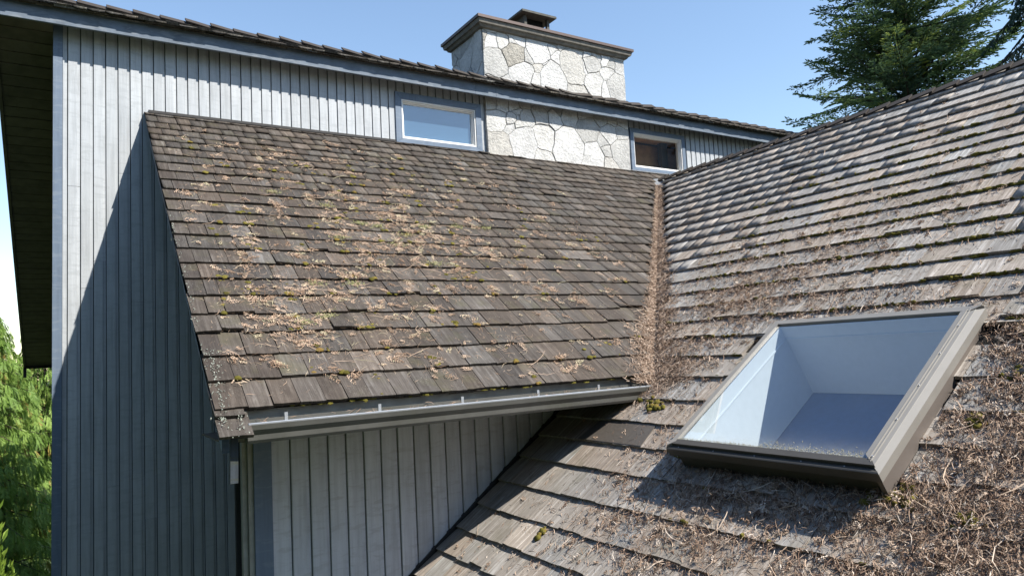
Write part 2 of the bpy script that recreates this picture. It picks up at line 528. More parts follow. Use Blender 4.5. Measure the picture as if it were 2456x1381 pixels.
# side wall runs back from the corner under the overhang, boards like the front's
sw = MB().box(-0.905, -0.86, 0.101, 10.05, GROUND, -2.75)
sw.hexa([(-0.905, 0.101, -2.75), (-0.86, 0.101, -2.75), (-0.86, 10.05, -2.75), (-0.905, 10.05, -2.75), (-0.905, 0.101, 0.70), (-0.86, 0.101, 0.70), (-0.86, 10.05, -2.70), (-0.905, 10.05, -2.70)])
sw = sw.build('side_wall', M['dark'], house)
for k in range(81):
    yk = 0.04 + k * 0.1224
    tz = 0.80 - 0.349 * (yk + 0.12)
    MB().box(-0.925, -0.906, yk, yk + 0.114, GROUND, tz).build('board', M['siding'], sw)
tag(wallA, 'tall wall of pale grey vertical boards under the upper eave')


def board_mesh(name, w, z0, z1, mat, gap=0.008, lip=0.027, d1=0.015, d2=0.028):
    b = MB()
    prof = [(0, d2), (0, 0.002), (0.002, 0), (w - gap - lip, 0), (w - gap - lip, d1), (w - gap, d1), (w - gap, d2)]
    b.extrude([(x, y) for x, y in prof], (0, 0, z0), (0, 0, z1), (1, 0, 0), (0, 1, 0))
    me = bpy.data.meshes.new(name)
    me.from_pydata([tuple(v) for v in b.v], [], b.f)
    me.materials.append(mat); me.update()
    return me


board_cache = {}


def put_board(name, x, y, w, z0, z1, mat, parent, jit=0.0015):
    key = (round(w, 4), round(z1 - z0, 2), mat.name)
    if key not in board_cache:
        board_cache[key] = board_mesh(name, w, 0, z1 - z0, mat)
    o = bpy.data.objects.new(name, board_cache[key])
    COL.objects.link(o)
    o.location = (x, y + random.uniform(-jit, jit), z0)
    set_parent(o, parent)
    return o


WIN1 = (3.085, 4.462, -0.012, 0.718)
WIN2 = (7.40, 8.70, 0.0, 0.735)
CHX = (4.53, 7.335)
x = -0.795 - PW
k = 0
while x < 11.9:
    xa, xb = x, x + PW
    top = 0.94
    bot = GROUND if x < 1.3 else -0.35
    skip = False
    if xa > CHX[0] - 0.05 and xb < CHX[1] + 0.02: skip = True
    if xa > WIN1[0] - 0.06 and xb < WIN1[1] + 0.06: bot = 0.66
    if xa > WIN2[0] - 0.06 and xb < WIN2[1] + 0.06: bot = 0.66
    if not skip:
        w = PW
        if k == 0:
            put_board('board', -0.845, 0, 0.05, bot, top, M['siding'], wallA)
        else:
            joint = None
            if x < 0.2:
                joint = {1: -0.93, 2: -2.05, 3: -1.75, 4: -4.2, 5: -0.75, 6: -2.2, 7: -4.6}.get(k)
            if joint:
                put_board('board', x, 0, w, joint + 0.003, top, M['siding'], wallA)
                put_board('board', x, 0, w, bot, joint, M['siding'], wallA)
            else:
                put_board('board', x, 0, w, bot, top, M['siding'], wallA)
    x += PW; k += 1
MB().box(-0.935, -0.847, -0.018, 0.03, GROUND, 0.88).build('corner_trim', M['trim'], wallA)
# flashing between the wall and the front roof
MB().obox((0.0, -0.012, -0.004), (CHX[0] - 0.05, 0, 0), (0, -0.001, 0.032), (0, 0.012, 0.0)).obox((0.0, -0.012, -0.004), (CHX[0] - 0.05, 0, 0), (0, -0.05, -0.016), (0, 0.0, 0.004)).build('flashing', M['flash_dark'], wallA)
MB().obox((7.34, -0.03, -0.012), (1.5, 0, 0), (0, -0.05, -0.02), (0, 0, 0.006)).build('flashing', M['flash'], wallA)

# ---- upper roof: sheds to the rear, capped along the fascia
FY, FZ0, FZ1 = -0.22, 0.79, 0.985
SA = 0.349
roofA = MB()
roofA.hexa([(-1.47, -0.19, 0.965), (12, -0.19, 0.965), (12, 10.2, 0.965 - SA * 10.39), (-1.47, 10.2, 0.965 - SA * 10.39),
            (-1.47, -0.19, 1.04), (12, -0.19, 1.04), (12, 10.2, 1.04 - SA * 10.39), (-1.47, 10.2, 1.04 - SA * 10.39)])
roofA = roofA.build('roof', M['deck'], house)
tag(roofA, 'upper roof edge of dark lichen-flecked shakes above the blue fascia')
for xa, xb in ((-1.5, 4.27), (4.273, 4.62), (4.623, 12.0)):
    MB().box(xa, xb, FY, FY + 0.035, FZ0, FZ1).build('fascia_board', M['fascia'], roofA)
MB().box(-0.9, 12, FY + 0.036, -0.001, 0.90, 0.915).build('eave_soffit', M['soffit'], roofA)
# left overhang: boards on its underside, outer rake board, tail board
n = 0
yy = -0.18
while yy < 10.0:
    wv = 0.19
    z0 = 0.845 - SA * (yy + 0.22); z1 = 0.845 - SA * (yy + wv - 0.014 + 0.22)
    dz = random.uniform(-0.004, 0.004)
    MB().hexa([(-1.445, yy, z0 + dz), (-0.936, yy, z0 + dz), (-0.936, yy + wv - 0.014, z1 + dz), (-1.445, yy + wv - 0.014, z1 + dz),
               (-1.445, yy, z0 + 0.02), (-0.936, yy, z0 + 0.02), (-0.936, yy + wv - 0.014, z1 + 0.02), (-1.445, yy + wv - 0.014, z1 + 0.02)]).build('soffit_board', M['soffit'], roofA)
    yy += wv
MB().hexa([(-1.485, -0.19, 0.81), (-1.448, -0.19, 0.81), (-1.448, 10.2, 0.81 - SA * 10.39), (-1.485, 10.2, 0.81 - SA * 10.39),
           (-1.485, -0.19, 0.96), (-1.448, -0.19, 0.96), (-1.448, 10.2, 0.96 - SA * 10.39), (-1.485, 10.2, 0.96 - SA * 10.39)]).build('rake_board', M['soffit'], roofA)
MB().box(-1.46, -0.93, 10.05, 10.09, -2.80, -2.66).build('tail_board', M['dark'], roofA)
MB().box(-1.49, -1.43, 10.1, 10.2, -2.99, -2.66).build('tail_board', M['dark'], roofA)


# ---- shakes
def make_shake(P, a0, a1, s0, s1, th, lim=None, cols=4, jit=0.004, flat=1.0):
    """one split shake: P(a,s,h) frame; butt at s1, head at s0; lim(s)->max a"""
    V, UV = [], []
    rows = (0.0, 0.55, 1.0)
    skew = random.uniform(-0.006, 0.006)
    jb = [random.uniform(-jit, jit) for _ in range(cols)]
    hb = [random.uniform(-0.002, 0.002) for _ in range(cols)]
    lift = random.uniform(0, 0.003) if random.random() < 0.9 else random.uniform(0.004, 0.010)
    tw = random.uniform(-0.002, 0.002)
    if random.random() < 0.05:      # a few are curled or worn short
        lift += random.uniform(0.006, 0.014); tw *= 3
        s1 -= random.uniform(0.0, 0.03)
    hb = [v_ * flat for v_ in hb]; tw *= flat
    ou, ov = random.uniform(0, 90), random.uniform(0, 90)

    def add(a, s, h, dv=0.0):
        if lim is not None:
            a = min(a, lim(s))
        V.append(P(a, s, h)); UV.append((ou + a, ov + s + dv))
    for r in rows:
        for c in range(cols):
            f = c / (cols - 1)
            a = a0 + (a1 - a0) * f + (skew * (1 - r) if 0 < c < cols - 1 else 0)
            s = s0 + (s1 - s0) * r + (jb[c] if r == 1.0 else 0)
            h = 0.001 + (th + 0.004 + lift) * r + (hb[c] if r > 0 else 0) + tw * (f - 0.5) * 2 * r
            add(a, s, h)
    for c in range(cols):          # butt, lower edge
        f = c / (cols - 1)
        add(a0 + (a1 - a0) * f, s1 + jb[c] - 0.002, 0.004 + lift * 0.8, 0.02)
    for c in (0, cols - 1):        # head underside corners
        add(a0 if c == 0 else a1, s0, -0.006, -0.02)
    F = []
    for r in range(2):
        for c in range(cols - 1):
            i = r * cols + c
            F.append((i, i + cols, i + cols + 1, i + 1))
    b = 2 * cols; u = 3 * cols
    for c in range(cols - 1):
        F.append((b + c, u + c, u + c + 1, b + c + 1))
    h0, h1 = 4 * cols, 4 * cols + 1
    F += [(0, h0, cols, cols), (cols, h0, u, b)]
    F = [f for f in F if len(set(f)) == 4]
    T = [(0, h0, cols), (h0, u, cols), (cols, u, b)]
    e = cols - 1
    T += [(e, cols + e, h1), (h1, cols + e, u + e), (cols + e, b + e, u + e)]
    F.append((h0, h1, u + e, u))
    return V, F[:9] + [F[-1]], T, UV


def shake_object(name, sh, mat, parent):
    V, F, T, UV, r = sh['V'], sh['F'], sh['T'], sh['UV'], sh['r']
    org = V[0]
    me = bpy.data.meshes.new(name)
    me.from_pydata([tuple(v - org) for v in V], [], F + T)
    idx = np.zeros(len(me.loops), dtype=np.int32); me.loops.foreach_get('vertex_index', idx)
    l = me.uv_layers.new(name='UVMap'); l.data.foreach_set('uv', np.array(UV, dtype=np.float32)[idx].ravel())
    l = me.uv_layers.new(name='R'); l.data.foreach_set('uv', np.tile(np.array(r, dtype=np.float32), (len(idx), 1)).ravel())
    me.materials.append(mat); me.update()
    o = bpy.data.objects.new(name, me); COL.objects.link(o)
    o.location = org
    set_parent(o, parent)
    return o


def join_shakes(name, lst, mat, parent):
    V, Tq, UV, Rr = [], [], [], []
    for sh in lst:
        n = len(V)
        V += [tuple(v) for v in sh['V']]; UV += sh['UV']; Rr += [sh['r']] * len(sh['V'])
        for f in sh['F']:
            Tq += [(n + f[0], n + f[1], n + f[2]), (n + f[0], n + f[2], n + f[3])]
        Tq += [(n + t[0], n + t[1], n + t[2]) for t in sh['T']]
    o = np_mesh(name, np.array(V), np.array(Tq), np.array(Rr), mat, parent, np.array(UV))
    o['kind'] = 'stuff'
    return o


def area_px(sh):
    ps = [project(sh['V'][i]) for i in (0, 3, 11, 8)]
    if any(p is None for p in ps):
        return 0
    c = (sum(p[0] for p in ps) / 4, sum(p[1] for p in ps) / 4)
    if not (-20 < c[0] < 2476 and -20 < c[1] < 1400):
        return 0
    a = 0
    for i in range(4):
        p, q = ps[i], ps[(i + 1) % 4]
        a += p[0] * q[1] - p[1] * q[0]
    return abs(a) / 2


def lay(P, courses, lo, hi, lim, wmin, wmax, thr, adj=None, flat=1.0):
    out = []
    for i in range(1, len(courses)):
        s0, s1 = courses[i - 1] - 0.05, courses[i]
        a = lo(s1) - 0.0
        first = True
        while a < hi(s1) - 0.03:
            w = random.triangular(wmin, wmax, (wmin + wmax) * 0.5)
            if first:
                w *= random.uniform(0.5, 1.0); first = False
            b = min(a + w, hi(s1) + 0.25)
            if lim is None or a < lim(s1) - 0.03:
                ds = random.uniform(-0.005, 0.005)
                gap = random.uniform(0.002, 0.008)
                span = (max(s0, 0.0), s1 + ds)
                b_end = b
                if adj:
                    a, b, span = adj(a, b, *span)
                if span:
                    V, F, T, UV = make_shake(P, a, b - gap, span[0], span[1], random.uniform(*thr), lim, flat=flat)
                    out.append(dict(V=V, F=F, T=T, UV=UV, r=(random.random(), random.random()), a=(a + b) / 2, s=s1))
                b = b_end
            a = b
    return out


# front roof (slopes towards the viewer)
cB = [0.0, 0.11, 0.309, 0.484, 0.666, 0.831, 1.01]
cB += [1.01 + 2.889 * ((i / 13) * 0.86 + (i / 13) ** 2 * 0.14) for i in range(1, 13)]
cB += [3.899, 4.16, 4.401, 4.675, 4.95, 5.24]
roofB = MB()
vx0, vx1 = val_x(0.2), val_x(5.2)
roofB.hexa([bpt(0.0, 0.0, -0.20), bpt(0.0, 5.12, -0.20), bpt(vx1 + 0.1, 5.12, -0.20), bpt(RX + 0.3, 0.0, -0.20),
            bpt(0.0, 0.0, -0.012), bpt(0.0, 5.18, -0.012), bpt(vx1 + 0.05, 5.18, -0.012), bpt(RX + 0.4, 0.0, -0.012)])
# the part of the front roof behind the side ridge
roofB = roofB.build('roof', M['deck'], house)
tag(roofB, 'lower roof of dark brown-grey shakes sloping down to the gutter')
shB = lay(bpt, cB, lambda s: -0.045 + random.uniform(-0.008, 0.008), lambda s: (val_x(s) if s > 0.36 else 9.3),
          lambda s: (val_x(s) - 0.065 if s > 0.36 else 9.3), 0.10, 0.26, (0.014, 0.024))
for sh in shB:
    sh['px'] = area_px(sh)
shB.sort(key=lambda d: -d['px'])
for sh in shB[:300]:
    shake_object('shake', sh, M['shakeB'], roofB)
join_shakes('shake_field', shB[300:], M['shakeB'], roofB)
# doubled starter shakes and the small tail at the corner
for a0, a1, s0, s1, h in ((-0.05, 0.155, 5.05, 5.475, -0.03), (-0.052, 0.13, 5.0, 5.30, -0.012)):
    V, F, T, UV = make_shake(lambda a, s, hh, h=h: bpt(a, s, hh + h), a0, a1, s0, s1, 0.025)
    shake_object('shake', dict(V=V, F=F, T=T, UV=UV, r=(0.4, 0.6)), M['shakeB'], roofB)
st = []
a = 0.13
while a < val_x(5.2) - 0.1:
    w = random.uniform(0.12, 0.24)
    V, F, T, UV = make_shake(lambda a_, s, hh: bpt(a_, s, hh - 0.024), a, min(a + w, val_x(5.2)) - 0.006, 4.9, 5.225 + random.uniform(-0.01, 0.01), 0.016)
    st.append(dict(V=V, F=F, T=T, UV=UV, r=(random.random() * 0.4, random.random())))
    a += w
join_shakes('starter_shakes', st, M['shakeA'], roofB)
# barge board along the left edge, its plumb-cut end
bb = MB()
p0, p1 = bpt(0, 0.02, -0.014), bpt(0, 5.22, -0.014)
bb.hexa([p0 + Vector((0.0, 0, -0.27)), p1 + Vector((0, -0.0, -0.27)), p1 + Vector((0.045, 0, -0.27)), p0 + Vector((0.045, 0, -0.27)), p0, p1, p1 + Vector((0.045, 0, 0)), p0 + Vector((0.045, 0, 0))])
bb.build('barge_board', M['trim'], roofB)
MB().obox((0.03, -4.17, -3.715), (0.048, 0, 0), (0, 0.03, 0), (0.006, 0.0, 0.35)).build('barge_end', M['barge'], roofB)
MB().obox((0.05, -4.045, -3.47), (3.62, 0, 0), (0, 0.035, 0), (0, 0, 0.20)).build('fascia_board', M['gutter_in'], roofB)
MB().obox((0.02, -4.04, -3.475), (3.6, 0, 0), (0, 0.84, 0), (0, 0, 0.012)).build('eave_soffit', M['soffit'], roofB)

# side roof (slopes to the left, ridge runs away from the viewer)
cC = [0.0, 0.216, 0.44, 0.642, 0.862, 1.079, 1.305, 1.535, 1.753, 1.974]
cC += [1.974 + 3.051 * ((i / 12) * 0.90 + (i / 12) ** 2 * 0.10) for i in range(1, 12)]
cC += [5.025, 5.321, 5.609, 5.880, 6.165, 6.473, 6.773, 7.051, 7.308, 7.59, 7.87, 8.15, 8.43]
QN = 9.3
SKB = Vector((2.795, 0, -3.703)); SKT = Vector((4.13, 0, -2.83)); SKY0, SKY1 = -5.195, -6.785
sV = (SKT - SKB).normalized(); sL = (SKT - SKB).length
sU = Vector((0, -1, 0)); sN = sU.cross(sV) * -1
if sN.z < 0: sN = -sN


def c_lo(s):
    v = val_q(s)
    return v + 0.075 if v < 4.03 else -WD + 0.03


sk_s0, sk_s1 = 4.49, 5.90


def in_sky(a, b, u0, u1):
    qa_, qb_ = -SKY0 + 0.02, -SKY1 - 0.02
    if b < qa_ or a > qb_ or u1 < sk_s0 or u0 > sk_s1:
        return a, b, (u0, u1)
    if u0 < sk_s0 - 0.06:              # ends at the head of the curb
        return a, b, (u0, min(u1, sk_s0 + 0.02))
    if u1 > sk_s1 + 0.06:              # starts below the curb
        return a, b, (max(u0, sk_s1), u1)
    if a < qa_ - 0.04:                 # trimmed along the sides
        return a, min(b, qa_), (u0, u1)
    if b > qb_ + 0.04:
        return max(a, qb_), b, (u0, u1)
    return a, b, None


dk = MB()
dk.hexa([cpt(RY * -1 - 0.1, 0, -0.16), cpt(QN, 0, -0.16), cpt(QN, 3.9, -0.16), cpt(val_q(3.9), 3.9, -0.16), cpt(RY * -1 - 0.1, 0, -0.012), cpt(QN, 0, -0.012), cpt(QN, 3.9, -0.012), cpt(val_q(3.9) - .05, 3.9, -0.012)])
# around the skylight opening
qa, qb = -SKY0 + 0.06, -SKY1 - 0.06
sa, sb = sk_s0 + 0.02, sk_s1 - 0.02
for q0, q1, u0, u1 in ((3.17, qa, 3.9, 8.4), (qb, QN, 3.9, 8.4), (qa, qb, 3.9, sa), (qa, qb, sb, 8.4)):
    dk.hexa([cpt(q0, u0, -0.16), cpt(q1, u0, -0.16), cpt(q1, u1, -0.16), cpt(q0, u1, -0.16), cpt(q0, u0, -0.012), cpt(q1, u0, -0.012), cpt(q1, u1, -0.012), cpt(q0, u1, -0.012)])
dk.hexa([(RX, -0.2, RZ - 0.2), (RX, -QN, RZ - 0.2), (RX + 4.2, -QN, RZ - 0.2 - 4.2 * TC), (RX + 4.2, -0.2, RZ - 0.2 - 4.2 * TC),
         (RX, -0.2, RZ - 0.012), (RX, -QN, RZ - 0.012), (RX + 4.2, -QN, RZ - 0.012 - 4.2 * TC), (RX + 4.2, -0.2, RZ - 0.012 - 4.2 * TC)])
roofC = dk.build('roof', M['deck'], house)
tag(roofC, 'side roof of silver-grey shakes littered with dry cedar debris around the skylight')
shC = lay(cpt, cC, c_lo, lambda s: QN, None, 0.13, 0.34, (0.018, 0.026), in_sky, 0.3)
for sh in shC:
    sh['px'] = area_px(sh)
shC.sort(key=lambda d: -d['px'])
for sh in shC[:300]:
    shake_object('shake', sh, M['shakeC'], roofC)
join_shakes('shake_field', shC[300:], M['shakeC'], roofC)
# ridge caps, laid from the far end, butts towards the viewer
q = 0.30
i = 0
while q < 7.6:
    L = 0.27
    for side in (0, 1):
        d = C_DN if side == 0 else Vector((1 / CC, 0, -TC / CC)); nn = C_N if side == 0 else Vector((TC / CC, 0, 1 / CC))
        o = Vector((RX, -q + 0.05, RZ)) + nn * 0.018
        e = Vector((RX, -q - L, RZ)) + nn * 0.045
        wv = 0.115 + random.uniform(-0.008, 0.008)
        MB().hexa([o, e, e + d * wv, o + d * wv, o + nn * 0.018, e + nn * 0.020, e + d * wv + nn * 0.018, o + d * wv + nn * 0.015]).build('ridge_cap', M['shakeA'], roofC)
    q += L
# metal pieces: valley flashing, wall flashing, slipped patch
va = [Vector((val_x(s), -s / CB, -s * TB / CB)) for s in (0.36, 5.15)]
MB().hexa([va[0] + Vector((-0.1, 0.05, -0.02)), va[1] + Vector((-0.1, 0.05, -0.02)), va[1] + Vector((0.05, -0.1, -0.02)), va[0] + Vector((0.05, -0.1, -0.02)),
           va[0] + Vector((-0.1, 0.05, 0.012)), va[1] + Vector((-0.1, 0.05, 0.012)), va[1] + Vector((0.05, -0.1, 0.012)), va[0] + Vector((0.05, -0.1, 0.012))]).build('valley_flashing', M['flash_dark'], roofC)
vt = [va[0], va[0].lerp(va[1], 0.06)]
MB().hexa([vt[0] + Vector((-0.09, 0.045, 0.0)), vt[1] + Vector((-0.09, 0.045, 0.0)), vt[1] + Vector((0.045, -0.09, 0.0)), vt[0] + Vector((0.045, -0.09, 0.0)), vt[0] + Vector((-0.09, 0.045, 0.03)), vt[1] + Vector((-0.09, 0.045, 0.03)), vt[1] + Vector((0.045, -0.09, 0.03)), vt[0] + Vector((0.045, -0.09, 0.03))]).build('valley_flashing', M['flash'], roofC)
MB().obox(cpt(-WD - 0.02, 4.9, -0.01), C_DN * 3.4, (0, -0.035, 0), C_N * 0.05).build('wall_flashing', M['flash_dark'], roofC)
MB().hexa([cpt(3.90, 5.60, 0.012), cpt(4.62, 5.60, 0.012), cpt(4.66, 5.875, 0.030), cpt(3.84, 5.875, 0.030), cpt(3.90, 5.60, 0.016), cpt(4.62, 5.60, 0.016), cpt(4.66, 5.875, 0.034), cpt(3.84, 5.875, 0.034)]).build('metal_patch', M['bronze'], roofC)

# ---- lower wall under the front eave
wallD = MB().box(0.46, 4.6, WD + 0.031, WD + 0.12, GROUND, -2.95).build('wall', M['dark'], house)
tag(wallD, 'shaded grey board wall beneath the gutter, cut off by the side roof')
PD = 0.1535
x = 0.53
while x < 4.4:
    zc = RZ - (RX - x) * TC
    put_board('board', x, WD, PD, max(GROUND, zc - 0.35) if x > 1.3 else GROUND, -2.96, M['sidingD'], wallD)
    x += PD
MB().box(0.392, 0.527, WD - 0.022, WD + 0.03, GROUND, -2.96).build('corner_trim', M['trim'], wallD)
MB().box(0.352, 0.39, WD - 0.005, WD + 0.06, GROUND, -2.96).build('corner_trim', M['gutter_in'], wallD)
MB().box(0.312, 0.348, WD + 0.02, WD + 0.09, GROUND, -2.96).build('corner_trim', M['gutter_in'], wallD)
MB().box(0.276, 0.46, WD + 0.092, WD + 0.13, GROUND, -2.96).build('door_reveal', M['dark'], wallD)


# ---- windows
def window(xa, xb, za, zb, glass, behind, label, tw=0.095, bright=True):
    w = empty('window', ((xa + xb) / 2, 0, za), house)
    tag(w, label)
    y0, y1 = -0.022, 0.03
    # trim boards, mitred
    for pts in (((xa, za), (xb, za), (xb - tw, za + tw * 0.75), (xa + tw, za + tw * 0.75)), ((xa, zb), (xa + tw, zb - tw), (xb - tw, zb - tw), (xb, zb)),
                ((xa, za), (xa + tw, za + tw * 0.75), (xa + tw, zb - tw), (xa, zb)), ((xb, za), (xb, zb), (xb - tw, zb - tw), (xb - tw, za + tw * 0.75))):
        b = MB()
        cx_ = sum(p[0] for p in pts) / 4; cz_ = sum(p[1] for p in pts) / 4
        q = [(p[0] + (cx_ - p[0]) * 0.002 + (0.001 if p[0] < cx_ else -0.001), p[1] + (0.001 if p[1] < cz_ else -0.001)) for p in pts]
        b.hexa([(p[0], y0, p[1]) for p in q] + [(p[0], y1, p[1]) for p in q])
        b.build('trim', M['trim'], w)
    xa, xb, za, zb = xa + tw + 0.002, xb - tw - 0.002, za + tw * 0.75 + 0.002, zb - tw - 0.002
    f = 0.032
    depth = [(0.0, f * 0.5, -0.012, 0.09), (f * 0.5, f, 0.012, 0.09), (f, f * 1.45, 0.035, 0.09)]
    fr = MB()
    for i0, i1, ya, yb in depth:
        fr.box(xa + i0, xb - i0, ya, yb, za + i0, za + i1).box(xa + i0, xb - i0, ya, yb, zb - i1, zb - i0)
        fr.box(xa + i0, xa + i1, ya + .0005, yb, za + i1, zb - i1).box(xb - i1, xb - i0, ya + .0005, yb, za + i1, zb - i1)
    fr.build('frame', M['white'], w)
    g_ = f * 1.45
    MB().box(xa + g_, xb - g_, 0.055, 0.060, za + g_, zb - g_).build('pane', glass, w)
    r = MB()
    if behind == 'sky_backing':
        MB().box(xa + g_, xb - g_, 0.085, 0.09, za + g_, zb - g_).build('sky_backing', M['sky_backing'], w)  # added sheet whose blue stands in for sky reflected in the pane
    else:
        for b_ in ((xa - .1, xb + .6, 0.60, 0.62, za - .6, zb + .5), (xb + .45, xb + .47, 0.1, 1.6, za - .6, zb + .5), (xa - .3, xa - .28, 0.1, 1.6, za - .6, zb + .5),
                   (xa - .3, xb + .5, 0.1, 1.62, zb + .05, zb + .07), (xa - .3, xb + .5, 0.1, 1.62, za - .62, za - .6)):
            r.box(*b_)
        r.build('room', M['room'], w)
        MB().box(xb - 0.10, xb + 0.05, 0.4, 0.5, za - .6, zb + .05).build('post', M['soffit'], w)
    return w


window(*WIN1, M['glass_1'], 'sky_backing', 'wide window left of the stone chimney, glass reflecting blue sky')
window(*WIN2, M['glass_2'], 'room', 'window right of the stone chimney, brown room behind the glass', 0.075)


# ---- chimney of irregular flagstones
def clip(poly, nx, ny, d):
    out = []
    for i in range(len(poly)):
        p, q = poly[i], poly[(i + 1) % len(poly)]
        a = p[0] * nx + p[1] * ny - d; b = q[0] * nx + q[1] * ny - d
        if a <= 0: out.append(p)
        if (a < 0 < b) or (b < 0 < a):
            t = a / (a - b); out.append((p[0] + (q[0] - p[0]) * t, p[1] + (q[1] - p[1]) * t))
    return out


def inset(poly, d):
    res = poly
    n = len(poly)
    for i in range(n):
        p, q = poly[i], poly[(i + 1) % n]
        ex, ey = q[0] - p[0], q[1] - p[1]
        l = math.hypot(ex, ey)
        if l < 1e-6: continue
        nx, ny = ey / l, -ex / l
        res = clip(res, nx, ny, nx * p[0] + ny * p[1] - d)
        if len(res) < 3: return []
    return res


def power_cells(seeds, x0, x1, z0, z1):
    cells = []
    for i, (ax, az, ar) in enumerate(seeds):
        poly = [(x0, z0), (x1, z0), (x1, z1), (x0, z1)]
        for j, (bx, bz, br) in enumerate(seeds):
            if i == j: continue
            nx, ny = bx - ax, bz - az
            d = (bx * bx + bz * bz - br * br - ax * ax - az * az + ar * ar) / 2
            poly = clip(poly, nx, ny, d)
            if len(poly) < 3: break
        cells.append(poly)
    return cells


CHY = -0.05


def unproj(px, py):                # stone layout measured on the chimney's front plane
    d = [(px - 1228), (py - 690.5), FPX]
    w = [sum(R[k][i] * d[i] for i in range(3)) for k in range(3)]
    t = (CHY - CAM.y) / w[1]
    return CAM.x + w[0] * t, CAM.z + w[2] * t


def zs(lst):
    out = []
    for zx, zy, r in lst:
        X, Z = unproj(820 + zx / 2.995, zy / 2.995)
        out.append((X, Z, r / 2.995 / 158.0 * 0.9))
    return out


upper = zs([(1022, 285, 26), (1068, 300, 52), (1142, 290, 58), (1205, 300, 22), (1245, 255, 46), (1228, 385, 82), (1105, 460, 105), (1300, 515, 95), (1412, 365, 112), (1330, 410, 15),
            (1520, 370, 28), (1548, 420, 22), (1500, 555, 112), (1405, 490, 18), (1450, 466, 13), (1398, 560, 15), (1660, 480, 130), (1580, 330, 40), (1690, 345, 48), (1790, 450, 66),
            (1825, 595, 82), (1972, 625, 92), (1910, 545, 48), (1990, 490, 54), (1880, 420, 44), (1765, 380, 22), (1800, 370, 20), (1845, 395, 24), (1925, 465, 28), (1985, 410, 38),
            (1690, 660, 52), (1110, 590, 24), (1170, 580, 18), (1740, 470, 12), (1900, 640, 16), (1075, 215, 22), (1420, 270, 45), (1530, 300, 30)])
lower = zs([(1072, 735, 28), (1140, 735, 50), (1222, 745, 42), (1120, 855, 82), (1135, 1035, 98), (1212, 850, 44), (1222, 915, 24), (1268, 900, 22), (1262, 850, 18), (1243, 800, 22),
            (1310, 850, 56), (1310, 1040, 120), (1415, 820, 70), (1450, 985, 72), (1450, 1135, 40), (1522, 845, 44), (1615, 1030, 136), (1635, 815, 58), (1752, 800, 54), (1780, 945, 92),
            (1852, 860, 44), (1925, 845, 40), (2005, 860, 44), (1922, 965, 58), (1822, 1115, 78), (1922, 1170, 44), (2012, 1085, 105), (1912, 1080, 28), (1995, 940, 28),
            (1300, 735, 50), (1380, 735, 45), (1465, 750, 50), (1890, 1020, 12), (1560, 760, 45), (1850, 780, 40), (1980, 790, 40)])
chim = empty('chimney', ((CHX[0] + CHX[1]) / 2, 0.45, -0.1), house)
tag(chim, 'white flagstone chimney with a concrete cap and a boxed flue')
MB().box(CHX[0] + 0.03, CHX[1] - 0.03, CHY + 0.028, 0.90, -1.2, 1.905).build('mortar_core', M['mortar'], chim)


def stones(cells, ax, sign, plane, roughset=()):
    al = [p for c in cells for p in c]
    bx0, bx1, bz0, bz1 = min(p[0] for p in al), max(p[0] for p in al), min(p[1] for p in al), max(p[1] for p in al)
    for i, c in enumerate(cells):
        if len(c) < 3: continue
        area = 0.5 * abs(sum(c[j][0] * c[(j + 1) % len(c)][1] - c[(j + 1) % len(c)][0] * c[j][1] for j in range(len(c))))
        if area < 0.0008: continue
        # roughen the outline
        pts = []
        for j in range(len(c)):
            p, q = c[j], c[(j + 1) % len(c)]
            l = math.hypot(q[0] - p[0], q[1] - p[1])
            pts.append(p)
        o1 = inset(pts, random.uniform(0.0025, 0.0045))
        if len(o1) < 3: continue
        # subdivide + jitter
        ring = []
        for j in range(len(o1)):
            p, q = o1[j], o1[(j + 1) % len(o1)]
            l = math.hypot(q[0] - p[0], q[1] - p[1])
            ns = max(1, int(l / 0.045))
            for t in range(ns):
                f = t / ns
                u_, v_ = p[0] + (q[0] - p[0]) * f, p[1] + (q[1] - p[1]) * f
                ed = min(1.0, min(u_ - bx0, bx1 - u_, v_ - bz0, bz1 - v_) / 0.06)
                wx = 0.034 * math.sin(6.3 * v_ + 3.1 * u_) + 0.006 * math.sin(31 * v_ - 9 * u_)
                wz = 0.034 * math.sin(5.1 * u_ - 2.7 * v_ + 1) + 0.006 * math.sin(29 * u_ + 11 * v_)
                ring.append((u_ + max(ed, 0) * wx + random.uniform(-0.0015, 0.0015), v_ + max(ed, 0) * wz + random.uniform(-0.0015, 0.0015)))
        cxm = sum(p[0] for p in ring) / len(ring); czm = sum(p[1] for p in ring) / len(ring)
        out = random.uniform(0.0, 0.014)
        n = len(ring)
        V, F = [], []
        tx, tz = random.uniform(-0.02, 0.02), random.uniform(-0.02, 0.02)

        def P(u, v, d):
            d = d + tx * (u - cxm) + tz * (v - czm)
            return (u, plane - d * 1.0, v) if ax == 'y' else (plane - d, u, v)
        for u, v in ring: V.append(P(u, v, -0.04))
        for u, v in ring: V.append(P(u, v, out - 0.006))
        for u, v in ring:
            dx, dz = cxm - u, czm - v; l = math.hypot(dx, dz) + 1e-6
            k_ = min(0.005, l * 0.3) / l
            V.append(P(u + dx * k_, v + dz * k_, out + random.uniform(-0.001, 0.002)))
        V.append(P(cxm, czm, out + random.uniform(0.0, 0.006)))
        for a_ in range(n):
            b_ = (a_ + 1) % n
            F += [(a_, b_, n + b_, n + a_), (n + a_, n + b_, 2 * n + b_, 2 * n + a_), (2 * n + a_, 2 * n + b_, 3 * n)]
        if ax == 'x':
            F = [tuple(reversed(f)) for f in F]
        mesh_obj('stone', V, F, M['stone_rough'] if i in roughset else M['stone'], chim)


